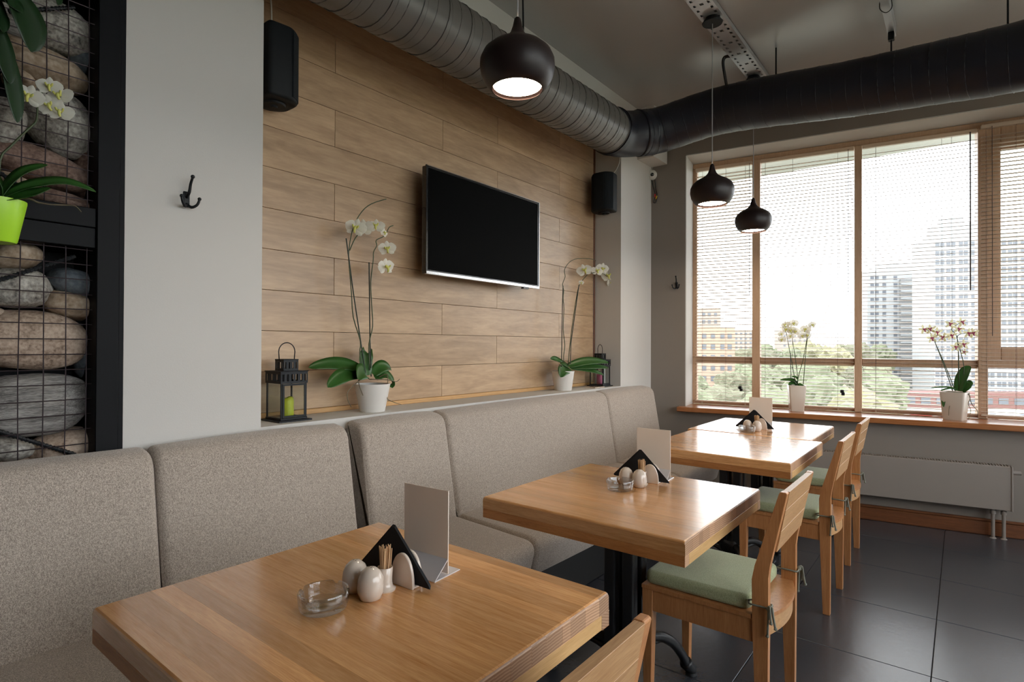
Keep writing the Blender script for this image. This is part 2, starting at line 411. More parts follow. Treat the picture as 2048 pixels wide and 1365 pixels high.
WIN_LOC, WIN_ROT = (5.12, 0.06, 0.0), R(9.0)      # window wall: local x outwards, local y to the left along the wall
WR = Matrix.Rotation(WIN_ROT, 3, 'Z')
def win(off, s, z): return Vector(WIN_LOC) + WR @ Vector((off, s, z))

# ---------------------------------------------------------------- room shell
YW, YN, ZC = 2.19, 2.435, 3.335          # wall face, niche back, ceiling
XN0, XN1, ZN0, ZN1 = 1.163, 4.205, 0.968, 2.965
X0, X1, Y0 = -2.6, 7.2, -2.4
RW0, RW1 = -0.4, 5.2
floor = struct('floor')
bm = B(); box(bm, X0, X1, Y0-0.36, 2.7, -0.12, -0.004); obj('grout_bed', bm, M['grout'], floor)
bm = B(); box(bm, 0.0015, 0.5985, 0.0015, 0.5985, -0.010, 0.0, 0.0012)
tile0 = None
for i in range(-8, 6):
    for j in range(-8, 5):
        x, y = 2.793 + 0.6*i, 0.097 + 0.6*j
        if y + 0.6 < Y0 or y > 2.3 or x + .6 < X0: continue
        if x > 5.13 + 0.157*(0.06 - y): continue
        if tile0 is None: tile0 = obj('tile', bm, M['tile'], floor, (x, y, 0))
        else: inst(tile0, floor, (x, y, 0))
bm = B(); box(bm, X0-0.15, X1, Y0-0.36, 2.75, ZC, ZC+0.15); ceiling = obj('ceiling', bm, M['ceiling']); tag(ceiling, kind='structure')
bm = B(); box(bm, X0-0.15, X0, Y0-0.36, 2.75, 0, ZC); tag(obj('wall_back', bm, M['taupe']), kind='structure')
# right wall: an unseen ribbon of windows added to light the left wall
WRt = struct('wall_right')
for q in ((X0, RW0, 0, ZC), (RW1, X1, 0, ZC), (RW0, RW1, 0, 0.735), (RW0, RW1, 2.965, ZC)):
    bm = B(); box(bm, q[0], q[1], Y0-0.36, Y0, q[2], q[3]); obj('masonry', bm, M['cream'], WRt)
W2 = struct('added_light_window')
bm = B(); box(bm, RW0, RW1, Y0-0.30, Y0+0.10, 0.735, 0.775, 0.004); obj('sill_board', bm, M['sill'], W2)
bm = B(); box(bm, RW0, RW1, Y0-0.335, Y0-0.27, 2.905, 2.965, 0.004); obj('head_rail', bm, M['frame'], W2)
bm = B(); box(bm, RW0, RW1, Y0-0.335, Y0-0.27, 0.775, 0.805, 0.004); obj('bottom_rail', bm, M['frame'], W2)
nb = max(1, round((RW1-RW0)/0.85))
for k in range(nb+1):
    x = RW0 + (RW1-RW0)*k/nb
    bm = B(); box(bm, x-0.03*(k > 0), x+0.03*(k < nb), Y0-0.345, Y0-0.24, 0.805, 2.905, 0.004); obj('mullion', bm, M['frame'], W2)
    if k < nb:
        bm = B(); box(bm, x+0.03, x+(RW1-RW0)/nb-0.03, Y0-0.333, Y0-0.27, 1.148, 1.205, 0.004); obj('transom', bm, M['frame'], W2)
        bm = B(); box(bm, x+0.03, x+(RW1-RW0)/nb-0.03, Y0-0.309, Y0-0.305, 0.805, 2.905); obj('pane', bm, M['pane'], W2)
# left wall: two piers, the beam over the niche, the parapet under it, the niche back
wl_ = struct('wall_left')
bm = B(); box(bm, 0.683, XN0, YW, 2.75, 0, ZC); obj('pier', bm, M['cream'], wl_)
bm = B(); box(bm, XN1, 4.9, YW, 2.75, 0, ZC); obj('pier', bm, M['cream'], wl_)
bm = B(); box(bm, XN0, XN1, YW, 2.75, ZN1, ZC); obj('beam', bm, M['cream'], wl_)
bm = B(); box(bm, XN0, XN1, YW, 2.75, 0, ZN0); obj('parapet', bm, M['cream'], wl_)
bm = B(); box(bm, XN0, XN1, YN+0.012, 2.75, ZN0, ZN1); obj('niche_back', bm, M['plinth'], wl_)
bm = B(); box(bm, X0, 0.683, 2.42, 2.75, 0, ZC); obj('recess_back', bm, M['cream'], wl_)
bm = B(); box(bm, 4.50, 4.78, 2.04, YW, 2.90, ZC); obj('ceiling_bulkhead', bm, M['cream'], wl_)
# laminate planks, each its own piece
ROW = 0.1835
z = 0.9923; r_i = 0
joints = {0: 2.40, 1: 1.665}
while z < ZN1 - 0.01:
    zt = min(z + ROW, ZN1)
    base = 2.409 if r_i % 2 == 0 else 1.663
    if r_i % 4 == 2: base += 0.0
    xs = sorted({XN0, XN1 - 0.022} | {q for q in [base + 1.257*k for k in range(-2, 4)] if XN0 + 0.03 < q < XN1 - 0.05})
    for a, b2 in zip(xs, xs[1:]):
        bm = B(); box(bm, -(b2-a)/2 + 0.0008, (b2-a)/2 - 0.0008, 0, 0.012, 0.0008, zt - z - 0.0008, 0.0012)
        obj('plank', bm, M['plank'], wl_, ((a+b2)/2, YN, z))
    z = zt; r_i += 1
bm = B(); box(bm, XN0, XN1, YN-0.004, YN+0.012, ZN0, 0.992, 0.002); obj('skirting_strip', bm, M['lightwood'], wl_)
bm = B(); box(bm, XN1-0.022, XN1, YN-0.006, YN+0.012, ZN0, ZN1, 0.003); obj('edge_trim', bm, M['darkwood'], wl_)

# window wall (turned 9 degrees)
WW = struct('wall_front', WIN_LOC, WIN_ROT)
ZH, ZS, SJ, TH = 2.965, 0.775, 1.857, 0.36
SR = -2.20
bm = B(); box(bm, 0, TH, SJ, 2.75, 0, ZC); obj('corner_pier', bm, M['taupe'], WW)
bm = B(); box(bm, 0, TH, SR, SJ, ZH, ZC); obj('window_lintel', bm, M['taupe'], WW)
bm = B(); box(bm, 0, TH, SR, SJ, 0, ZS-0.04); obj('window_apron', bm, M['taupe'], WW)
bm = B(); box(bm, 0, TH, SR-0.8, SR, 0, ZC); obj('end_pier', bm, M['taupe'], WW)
# pale plaster lining of the window opening
bm = B(); box(bm, 0.001, TH-0.02, SR, SJ-0.006, ZH-0.008, ZH-0.0005); obj('head_lining', bm, M['cream'], WW)
bm = B(); box(bm, 0.001, TH-0.02, SJ-0.008, SJ-0.0005, ZS, ZH-0.008); obj('jamb_lining', bm, M['cream'], WW)
bb = struct('baseboard_front', WIN_LOC, WIN_ROT)
bm = B(); box(bm, -0.022, 0.0, SR, 2.12, 0, 0.095, 0.004); obj('board', bm, M['darkwood'], bb)
bm = B(); box(bm, -0.026, 0.0, SR, 2.12, 0.096, 0.112, 0.003); obj('cap_moulding', bm, M['darkwood'], bb)
sill = struct('trim_1', WIN_LOC, WIN_ROT)
bm = B(); box(bm, -0.10, 0.27, SR, 1.905, ZS-0.04, ZS, 0.004); obj('sill_board', bm, M['sill'], sill)
# window frame
OF0, OF1 = 0.27, 0.335
mulls = [(1.28, 1.343), (0.533, 0.584), (-0.248, -0.192)] + [(-1.03-0.8*k, -0.975-0.8*k) for k in range(2)]
edges = [SJ-0.008] + [v for a, b2 in mulls for v in (b2, a)] + [SR]
bays = [(edges[2*k+1], edges[2*k]) for k in range(len(edges)//2)]
W1 = struct('window_1', WIN_LOC, WIN_ROT)
bm = B(); box(bm, OF0, OF1, SR, SJ-0.008, ZH-0.058, ZH-0.009, 0.004); obj('head_rail', bm, M['frame'], W1)
bm = B(); box(bm, OF0, OF1, SR, SJ-0.008, ZS+0.001, ZS+0.03, 0.003); obj('bottom_rail', bm, M['frame'], W1)
bm = B(); box(bm, OF0, OF1, SJ-0.046, SJ-0.008, ZS+0.03, ZH-0.058, 0.003); obj('jamb_stile', bm, M['frame'], W1)
for a, b2 in mulls:
    bm = B(); box(bm, 0.238, OF1+0.02, a, b2, ZS+0.001, ZH-0.06, 0.004); obj('mullion', bm, M['frame'], W1)
for k, (a, b2) in enumerate(bays):
    bm = B(); box(bm, OF0-0.002, OF1, a, b2, 1.148, 1.205, 0.004); obj('transom', bm, M['frame'], W1)
    bm = B(); box(bm, 0.305, 0.309, a+0.002, b2-0.002, 1.205, ZH-0.058); obj('pane', bm, M['pane'], W1)
    bm = B(); box(bm, 0.305, 0.309, a+0.002, b2-0.002, ZS+0.03, 1.148); obj('pane', bm, M['pane'], W1)
# opening sash of the fourth bay
a, b2 = bays[3]
bm = B()
for q in ((a, a+0.078, 1.206, 2.905), (b2-0.078, b2, 1.206, 2.905), (a+0.078, b2-0.078, 1.206, 1.30), (a+0.078, b2-0.078, 2.735, 2.905)):
    box(bm, 0.262, 0.30, *q, 0.004)
sash = obj('casement_sash', bm, M['frame'], W1)
for s_ in (1.431, 0.663):
    bm = B(); box(bm, 0.236, 0.262, s_-0.012, s_+0.012, 0.905, 0.93, 0.003); box(bm, 0.225, 0.238, s_-0.006, s_+0.02, 0.925, 0.95, 0.003)
    obj('window_catch', bm, M['blackmetal'], W1)

# ---------------------------------------------------------------- venetian blinds
PITCHZ = 0.0285
def blind(a, b2, off, label, ztop, cords, wand=None, tilt=0.0):
    t = thing('venetian_blind', label, 'blind', WIN_LOC, WIN_ROT, 'venetian blinds in the window')
    bm = B(); box(bm, off-0.016, off+0.016, a, b2, ztop-0.03, ztop, 0.003); obj('head_rail', bm, M['slat'], t)
    zb = ZS + 0.024
    bm = B(); box(bm, off-0.013, off+0.013, a, b2, zb, zb+0.012, 0.003); obj('bottom_rail', bm, M['slat'], t)
    n = int((ztop - 0.045 - zb - 0.02)/PITCHZ)
    first = None
    for k in range(n):
        z = zb + 0.032 + k*PITCHZ
        if first is None:
            bm = B()
            prof = [(-0.0125, -0.0015), (0, -0.0007), (0.0125, -0.0015), (0.0125, 0.0015), (0, 0.0023), (-0.0125, 0.0015)]
            loft(bm, [[Vector((p[0], s, p[1])) for p in prof] for s in (-(b2-a)/2, (b2-a)/2)])
            first = obj('slat', bm, M['slat'], t, (off, (a+b2)/2, z), rot=(0, tilt, 0))
        else: inst(first, t, (off, (a+b2)/2, z + random.uniform(-.0006, .0006)), rot=(random.uniform(-.0009, .0009), tilt + random.uniform(-.02, .02), 0))
    for s in cords:
        for d in (-0.0135, 0.0135):
            bm = B(); rod(bm, (off+d, s, zb+0.012), (off+d, s, ztop-0.03), 0.0007, 5); obj('ladder_cord', bm, M['cord'], t)
    for s in (cords[0], cords[-1]):
        bm = B(); box(bm, off-0.006, off+0.006, s-0.006, s+0.006, zb-0.014, zb, 0.002); obj('cord_button', bm, M['slat'], t)
    if wand:
        s, z0, r = wand
        bm = B(); rod(bm, (off-0.018, s, z0), (off-0.018, s, ztop-0.02), r, 6); obj('tilt_wand', bm, M['cord'], t)
    return t
blind(1.346, 1.82, 0.254, 'leftmost tan venetian blind, covering the narrow bay beside the pier', 2.905, [1.76, 1.56, 1.40], (1.365, 1.74, 0.0022), R(4))
blind(0.587, 1.277, 0.254, 'tan venetian blind behind the white orchid on the sill, second bay from the left', 2.905, [1.24, 1.03, 0.70], (0.628, 1.711, 0.0022), R(-5))
blind(-0.189, 0.530, 0.254, 'tan venetian blind across the wide bay with the tower view, behind the cream square pot', 2.905, [0.44, 0.02, -0.04], (-0.147, 1.717, 0.0045), R(-11))
blind(-1.02, -0.205, 0.215, 'rightmost tan venetian blind, in front of the opening casement', 2.915, [-0.235, -0.40, -0.85], (-0.265, 1.38, 0.0022), R(4))

# ---------------------------------------------------------------- outside
gnd = B(); lathe(gnd, [(0.0, -16.3), (900, -16.3)], 48, cap=False)
tag(obj('ground', gnd, M['ground']), kind='structure')
def facade(name, label, p0, p1, depth, zt, mat, floors, cols, wz, ww, wh, z0=-16.3, fh=2.8, double=False, skip=None, extra=None):
    p0, p1 = Vector((p0[0], p0[1], 0)), Vector((p1[0], p1[1], 0))
    d = (p1-p0); ln = d.length; ang = math.atan2(d.y, d.x)
    t = thing(name, label, 'building', (p0.x, p0.y, z0), ang)     # local x along the facade, local y points away from the room
    sgn = 1 if Vector((-d.y, d.x)).dot(p0) > 0 else -1
    H = zt - z0
    bm = B(); box(bm, 0, ln, *sorted((0, depth*sgn)), 0, H); obj('facade', bm, mat, t)
    wm = None
    for f in range(floors):
        for c in cols:
            if skip and skip(f, c): continue
            loc = (c, -0.03*sgn, H - wz - f*fh)
            if wm is None:
                bm = B()
                if double:
                    for q in (-ww*0.55, ww*0.55): box(bm, q-ww*0.42, q+ww*0.42, -0.06, 0.06, 0, wh)
                else: box(bm, -ww/2, ww/2, -0.06, 0.06, 0, wh)
                wm = obj('window_pane', bm, M['towerwin'], t, loc)
            else: inst(wm, t, loc)
    if extra: extra(t, ln, H, sgn)
    return t
def left_tower(t, ln, H, sgn):
    bm = B(); box(bm, 12.1, 20.4, *sorted((-0.9*sgn, -0.05*sgn)), 2, H-3.4); obj('balcony_bay', bm, M['greyslab'], t)
    for f in range(15):
        bm = B(); box(bm, 12.0, 20.5, *sorted((-1.5*sgn, -0.9*sgn)), H-5.6-f*2.8, H-4.6-f*2.8); obj('balcony_front', bm, M['white_slab'], t)
    bm = B(); box(bm, 8, 20, *sorted((2*sgn, 8*sgn)), H, H+3.0); obj('lift_house', bm, M['white_slab'], t)
facade('apartment_tower', 'lower white apartment tower with a grey balcony bay, left of the tall one', (256.8, 28.6), (272.5, 7.8), 7, 30.6, M['white_slab'], 15,
       [1.8, 3.6, 6.4, 10.6, 22.2, 24.6, 27.2], 3.6, 1.3, 1.5, extra=left_tower)
def right_tower(t, ln, H, sgn):
    bm = B(); box(bm, 2, 12.5, *sorted((0.4*sgn, 10*sgn)), H, H+4.2); obj('upper_storey', bm, M['white_slab'], t)
    bm = B(); box(bm, 4.2, 9, *sorted((2*sgn, 7*sgn)), H+4.2, H+6.4); obj('lift_house', bm, M['white_slab'], t)
facade('apartment_tower', 'tall white apartment tower with paired windows at the right of the view', (229.7, 7.1), (244.5, -25.2), 16, 37.2, M['white_slab'], 18,
       [1.6, 4.7, 8.2, 11.6, 15.4, 18.6, 21.6, 25.0, 28.2, 31.8, 34.6], 3.6, 1.25, 1.5, double=True, extra=right_tower)
facade('brick_block', 'orange brick block beyond the leftmost window bay', (148.0, 54.5), (154.0, 46.9), 12, 6.2, M['brick'], 6, [1.6, 3.9, 6.4, 8.3], 3.0, 1.1, 1.3)
facade('brick_block', 'taller pale block behind the orange brick block', (219.0, 80.0), (223.5, 73.5), 10, 16.0, M['palebrick'], 8, [1.5, 3.6, 6.0], 3.2, 1.1, 1.3)
facade('far_block', 'low pink block on the skyline behind the wood, left one', (355.0, 112.0), (366.0, 100.0), 10, 11.0, M['palebrick'], 4, [2, 5, 8, 11, 14], 3.0, 1.3, 1.4)
facade('far_block', 'low pink block on the skyline behind the wood, beside the white sill orchid', (372.0, 86.0), (382.0, 72.0), 10, 12.5, M['palebrick'], 4, [2, 5, 8, 11, 14], 3.0, 1.3, 1.4)
facade('shop_row', 'long low red-brown shop row at the foot of the white towers', (193.6, 21.2), (222.5, -22.0), 8, -11.9, M['shopred'], 1, [3+4.2*k for k in range(11)], 3.2, 2.6, 1.8)
# cars in the car park
def car(loc, rz, paint, label):
    t = thing('parked_car', label, 'car', loc, rz)
    bm = B()
    body = [(-2.1, 0.35), (2.1, 0.35), (2.15, 0.75), (1.2, 0.92), (-1.95, 0.95), (-2.15, 0.7)]
    prism(bm, body, 'y', -0.85, 0.85); obj('body', bm, M[paint], t)
    bm = B()
    prism(bm, [(-1.7, 0.93), (1.0, 0.91), (0.35, 1.42), (-1.2, 1.44)], 'y', -0.72, 0.72); obj('cabin', bm, M['towerwin'], t)
    for x in (-1.3, 1.35):
        for y in (-0.82, 0.82):
            bm = B(); rod(bm, (x, y-0.1, 0.32), (x, y+0.1, 0.32), 0.32, 12); obj('wheel', bm, M['plinth'], t)
for k, (x, y, rz, p, l) in enumerate([(168, 15.5, 1.9, 'carwhite', 'white car parked outside, leftmost of the cars below the towers'), (172, 8.0, 2.1, 'carred', 'red car parked outside below the towers'),
                                   (176, 2.5, 1.8, 'cardark', 'dark blue car parked outside between a red and a white car'), (181, -5.0, 2.0, 'carwhite', 'white car parked outside behind the cream square pot'),
                                   (186, -12.0, 1.9, 'cardark', 'dark car parked outside, rightmost of the cars below the towers')]):
    car((x, y, -16.3), rz, p, l)
# trees of the wood
crowns = []
for k in range(3):
    bm = B(); bmesh.ops.create_icosphere(bm, subdivisions=4, radius=1.0)
    for v in bm.verts:
        p = v.co.copy()
        q = 1 + 0.30*noise.noise(p*1.7 + Vector((k*7, 0, 0))) + 0.20*noise.noise(p*4.5 + Vector((0, k*5, 0))) + 0.16*noise.noise(p*11 + Vector((k, 0, 3)))
        v.co = Vector((p.x*q, p.y*q, p.z*q*0.92))
    crowns.append(obj('crown', bm, M['crown'][k]))
bm = B(); lathe(bm, [(0.28, 0), (0.16, 6.0)], 8); trunk0 = obj('trunk', bm, M['trunk'])
rnd = random.Random(11); first_use = set(); n_t = 0; placed = []
for d, nx in ((62, 7), (80, 8), (100, 9), (125, 10), (155, 11), (190, 12), (235, 13), (290, 13)):
    for k in range(nx):
        f = (k + rnd.uniform(0.15, 0.85))/nx
        ang = R(5.2 + (21.5-5.2)*f)
        dd = d*rnd.uniform(0.92, 1.1)
        x, y = dd*math.cos(ang), dd*math.sin(ang)
        if d in (155, 125) and 44 < y < 62 and 140 < x < 160: continue
        rr = rnd.uniform(3.0, 4.6) if d < 200 else rnd.uniform(4.5, 7)
        h = rnd.uniform(9.0, 12.5) if d < 200 else rnd.uniform(14, 17.5)
        if any((x-u)**2 + (y-v)**2 < (0.95*(rr+q))**2 for u, v, q in placed): continue
        placed.append((x, y, rr))
        ci = rnd.choice((0, 0, 1, 2))
        w_ = ('fresh green', 'yellowing', 'dull olive')[ci]
        t = thing('leafy_tree', '%s broad-crowned tree of the wood outside, %s' % (w_, 'near the building' if d < 90 else ('in the middle of the wood' if d < 170 else 'far back on the skyline')),
                  'tree', (x, y, -16.3), rnd.uniform(0, 6.28), '%s trees, %s' % (w_, 'near' if d < 90 else ('middle' if d < 170 else 'far')))
        src = crowns[ci]
        o = src if ci not in first_use else inst(src)
        first_use.add(ci); o.parent = t; o.location = (0, 0, h - rr*0.8); o.scale = (rr, rr, rr*rnd.uniform(0.95, 1.3))
        o2 = trunk0 if n_t == 0 else inst(trunk0)
        o2.parent = t; o2.location = (0, 0, 0); o2.scale = (1, 1, max(0.6, (h-rr)/6.0)); n_t += 1

# measured plant spines, stones and rods (metres)
PT = {}
PT['O1'] = {'stakes0':[[1.751,2.3,1.16],[1.717,2.3,1.344],[1.678,2.3,1.546],[1.657,2.3,1.667],[1.635,2.3,1.804]],
  'stakes1':[[1.792,2.3,1.14],[1.783,2.3,1.327],[1.775,2.3,1.707]],
  'stems0':[[1.735,2.3,1.174],[1.718,2.3,1.255],[1.721,2.3,1.317],[1.679,2.3,1.431],[1.668,2.3,1.545],[1.657,2.3,1.649],[1.651,2.3,1.745],[1.676,2.3,1.863],[1.724,2.3,1.947],[1.784,2.3,1.999],[1.875,2.3,2.041]],
  'stems1':[[1.656,2.3,1.75],[1.687,2.3,1.812],[1.73,2.3,1.859],[1.779,2.3,1.889]],
  'stems2':[[1.778,2.3,1.172],[1.772,2.3,1.299],[1.794,2.3,1.39],[1.787,2.3,1.499],[1.781,2.3,1.608],[1.795,2.3,1.718],[1.797,2.3,1.76],[1.817,2.3,1.795],[1.813,2.3,1.822],[1.865,2.3,1.852],[1.894,2.3,1.899],[1.921,2.3,1.913]],
  'flowers':[[1.681,2.3,1.86],[1.724,2.3,1.864],[1.801,2.3,1.888],[1.851,2.3,1.864],[1.873,2.3,1.786],[1.866,2.3,1.692]],
  'leaf0':[[1.746,2.3,1.165],[1.65,2.3,1.198],[1.559,2.3,1.203],[1.473,2.3,1.192]],
  'leaf1':[[1.735,2.3,1.152],[1.619,2.3,1.152],[1.55,2.3,1.133],[1.493,2.3,1.107]],
  'leaf2':[[1.757,2.3,1.142],[1.713,2.3,1.166],[1.671,2.3,1.157],[1.64,2.3,1.138]],
  'leaf3':[[1.757,2.3,1.146],[1.751,2.3,1.209],[1.778,2.3,1.249],[1.826,2.3,1.254]],
  'leaf4':[[1.801,2.3,1.149],[1.846,2.3,1.18],[1.893,2.3,1.186],[1.937,2.3,1.169]],
  'leaf5':[[1.812,2.3,1.13],[1.858,2.3,1.147],[1.894,2.3,1.113],[1.888,2.3,1.08]],
  'root0':[[1.824,2.3,1.13],[1.852,2.3,1.147],[1.836,2.3,1.042],[1.853,2.3,1.018],[1.904,2.3,0.998]],
  'root1':[[1.735,2.3,1.134],[1.671,2.3,1.119],[1.61,2.3,1.083],[1.595,2.3,1.05],[1.605,2.3,1.01]],
  'root2':[[1.713,2.3,1.126],[1.682,2.3,1.105],[1.693,2.3,1.056]],
  'root3':[[1.779,2.3,1.127],[1.847,2.3,1.124],[1.894,2.3,1.113],[1.905,2.3,1.126]]}
PT['O2'] = {'stakes0':[[3.532,2.31,1.193],[3.531,2.31,1.428],[3.54,2.31,1.575],[3.549,2.31,1.742]],
  'stakes1':[[3.625,2.31,1.159],[3.64,2.31,1.274],[3.632,2.31,1.316],[3.7,2.31,1.558],[3.743,2.31,1.763]],
  'stems0':[[3.543,2.31,1.161],[3.542,2.31,1.226],[3.557,2.31,1.299],[3.534,2.31,1.42],[3.543,2.31,1.567],[3.532,2.31,1.647],[3.539,2.31,1.705],[3.524,2.31,1.752],[3.558,2.31,1.808],[3.549,2.31,1.86],[3.621,2.31,1.926],[3.745,2.31,1.967],[3.926,2.31,1.986],[4.004,2.31,1.981]],
  'stems1':[[3.603,2.31,1.151],[3.632,2.31,1.332],[3.669,2.31,1.49],[3.715,2.31,1.66],[3.759,2.31,1.764],[3.844,2.31,1.832],[3.91,2.31,1.868],[4.031,2.31,1.887],[4.139,2.31,1.887],[4.232,2.31,1.86],[4.328,2.31,1.831]],
  'flowers':[[3.81,2.31,1.88],[4.005,2.31,1.896],[4.093,2.31,1.923],[4.198,2.31,1.875],[4.328,2.31,1.834],[4.214,2.31,1.817],[3.766,2.31,1.782]],
  'leaf0':[[3.61,2.31,1.135],[3.535,2.31,1.161],[3.462,2.31,1.191],[3.399,2.31,1.2]],
  'leaf1':[[3.595,2.31,1.135],[3.521,2.31,1.129],[3.434,2.31,1.108],[3.378,2.31,1.074]],
  'leaf2':[[3.61,2.31,1.143],[3.75,2.31,1.169],[3.898,2.31,1.174],[4.039,2.31,1.162]],
  'leaf3':[[3.626,2.31,1.13],[3.75,2.31,1.135],[3.898,2.31,1.133],[4.054,2.31,1.12]],
  'leaf4':[[3.641,2.31,1.125],[3.751,2.31,1.118],[3.865,2.31,1.097],[3.963,2.31,1.065]],
  'root0':[[3.506,2.31,1.129],[3.448,2.31,1.155],[3.392,2.31,1.164],[3.375,2.31,1.149]],
  'root1':[[3.521,2.31,1.125],[3.434,2.31,1.163],[3.406,2.31,1.14],[3.399,2.31,1.109]]}
PT['O3'] = {'stakes0':[[0.1,1.032,0.98],[0.1,1.032,1.065],[0.1,1.036,1.244]],
  'stems0':[[0.1,1.001,0.981],[0.1,1.008,1.058],[0.1,1.047,1.29],[0.1,1.068,1.415]],
  'stems1':[[0.1,0.987,0.982],[0.1,0.984,1.051],[0.1,1.005,1.236],[0.1,1.033,1.422]],
  'stems2':[[0.1,0.984,0.982],[0.1,0.977,1.059],[0.1,0.946,1.183],[0.1,0.917,1.368],[0.1,0.926,1.437]],
  'stems3':[[0.1,0.943,0.991],[0.1,0.929,1.183],[0.1,0.915,1.345],[0.1,0.882,1.471]],
  'flowers':[[0.1,1.071,1.473],[0.1,1.064,1.436],[0.1,1.012,1.484],[0.1,1.029,1.43],[0.1,0.998,1.418],[0.1,1.103,1.399],[0.1,1.096,1.354],[0.1,1.033,1.379],[0.1,0.926,1.435],[0.1,0.948,1.383],[0.1,0.917,1.389],[0.1,0.88,1.471]],
  'leaf0':[[0.1,0.991,0.985],[0.1,0.984,1.02],[0.1,0.998,1.047],[0.1,1.026,1.051]],
  'leaf1':[[0.1,0.991,0.997],[0.1,1.012,1.019],[0.1,1.053,1.024],[0.1,1.111,1.022]],
  'leaf2':[[0.1,0.991,0.978],[0.1,1.012,0.996],[0.1,1.032,0.995],[0.1,1.046,0.983]],
  'leaf3':[[0.1,0.984,0.982],[0.1,0.97,0.986],[0.1,0.953,0.981],[0.1,0.937,0.976]]}
PT['O4'] = {'stakes0':[[0.08,-0.055,0.988],[0.08,-0.053,1.127],[0.08,-0.052,1.266]],
  'stems0':[[0.08,-0.019,0.981],[0.08,0.037,1.183],[0.08,0.108,1.395],[0.08,0.151,1.425]],
  'stems1':[[0.08,-0.033,0.982],[0.08,0.027,1.172],[0.08,0.093,1.371],[0.08,0.036,1.371]],
  'stems2':[[0.08,-0.055,0.983],[0.08,-0.052,1.266],[0.08,-0.04,1.382],[0.08,-0.011,1.429],[0.08,-0.066,1.475]],
  'stems3':[[0.08,-0.07,0.989],[0.08,-0.084,1.151],[0.08,-0.057,1.301],[0.08,-0.048,1.382],[0.08,-0.112,1.399]],
  'flowers':[[0.08,0.153,1.425],[0.08,0.112,1.428],[0.08,0.074,1.406],[0.08,0.103,1.363],[0.08,0.036,1.368],[0.08,-0.011,1.382],[0.08,-0.006,1.464],[0.08,-0.052,1.428],[0.08,-0.068,1.477],[0.08,-0.109,1.396],[0.08,-0.135,1.399],[0.08,-0.034,1.299],[0.08,-0.08,1.318],[0.08,-0.084,1.264]],
  'leaf0':[[0.08,-0.052,0.982],[0.08,-0.066,1.058],[0.08,-0.093,1.128],[0.08,-0.121,1.161]],
  'leaf1':[[0.08,-0.07,0.983],[0.08,-0.089,1.013],[0.08,-0.107,1.037],[0.08,-0.122,1.06]],
  'leaf2':[[0.08,-0.038,0.993],[0.08,-0.001,1.007],[0.08,0.056,1.007],[0.08,0.113,1.0]],
  'leaf3':[[0.08,0.018,0.962],[0.08,0.029,0.95],[0.08,0.039,0.914],[0.08,0.042,0.867]],
  'leaf4':[[0.08,-0.033,0.993],[0.08,-0.001,1.0],[0.08,0.037,0.99],[0.08,0.06,0.981]],
  'root0':[[0.08,-0.093,0.978],[0.08,-0.111,0.945],[0.08,-0.098,0.898],[0.08,-0.109,0.853],[0.08,-0.093,0.788]],
  'root1':[[0.08,-0.111,0.968],[0.08,-0.119,0.899],[0.08,-0.147,0.855],[0.08,-0.146,0.823]],
  'root2':[[0.08,-0.01,0.969],[0.08,-0.001,0.916],[0.08,0.011,0.857],[0.08,0.016,0.81]]}
PT['O5'] = {'stems0':[[0.348,2.06,1.696],[0.351,2.06,1.801],[0.373,2.06,1.843],[0.408,2.06,1.899],[0.428,2.06,1.933],[0.43,2.06,1.994],[0.444,2.06,2.02],[0.469,2.06,2.029]],
  'flowers':[[0.454,2.06,2.034],[0.478,2.06,2.015],[0.455,2.06,1.98],[0.48,2.06,1.969],[0.408,2.06,1.991]],
  'leaf0':[[0.355,2.06,1.695],[0.406,2.06,1.733],[0.484,2.06,1.761],[0.557,2.06,1.747]],
  'leaf1':[[0.355,2.06,1.697],[0.382,2.06,1.748],[0.413,2.06,1.787],[0.46,2.06,1.819]],
  'leaf2':[[0.359,2.06,1.693],[0.386,2.06,1.701],[0.418,2.06,1.713],[0.448,2.06,1.732]],
  'leaf3':[[0.352,2.06,1.694],[0.348,2.06,1.726],[0.336,2.06,1.753],[0.321,2.06,1.764]],
  'root0':[[0.374,2.06,1.699],[0.404,2.06,1.697],[0.422,2.06,1.688],[0.447,2.06,1.685],[0.476,2.06,1.687],[0.493,2.06,1.685],[0.503,2.06,1.669]]}
PT['O6'] = {'leaf0':[[0.308,2.02,2.232],[0.33,2.02,2.213],[0.356,2.02,2.211],[0.384,2.02,2.196]],
  'leaf1':[[0.363,2.02,2.254],[0.386,2.02,2.2],[0.398,2.02,2.15],[0.403,2.02,2.098]],
  'leaf2':[[0.33,2.02,2.154],[0.342,2.02,2.091],[0.349,2.02,2.045],[0.359,2.02,1.994]],
  'leaf3':[[0.349,2.02,2.099],[0.361,2.02,2.019],[0.369,2.02,1.952],[0.375,2.02,1.895]],
  'leaf4':[[0.458,2.02,2.295],[0.462,2.02,2.282],[0.463,2.02,2.269],[0.46,2.02,2.254]],
  'leaf5':[[0.326,2.02,2.221],[0.33,2.02,2.174],[0.337,2.02,2.153],[0.345,2.02,2.127]],
  'stems0':[[0.333,2.02,2.288],[0.34,2.02,2.238],[0.345,2.02,2.161],[0.353,2.02,2.076]],
  'stems1':[[0.457,2.02,2.358],[0.46,2.02,2.322],[0.462,2.02,2.287]],
  'stems2':[[0.347,2.02,2.296],[0.363,2.02,2.259],[0.37,2.02,2.243]]}
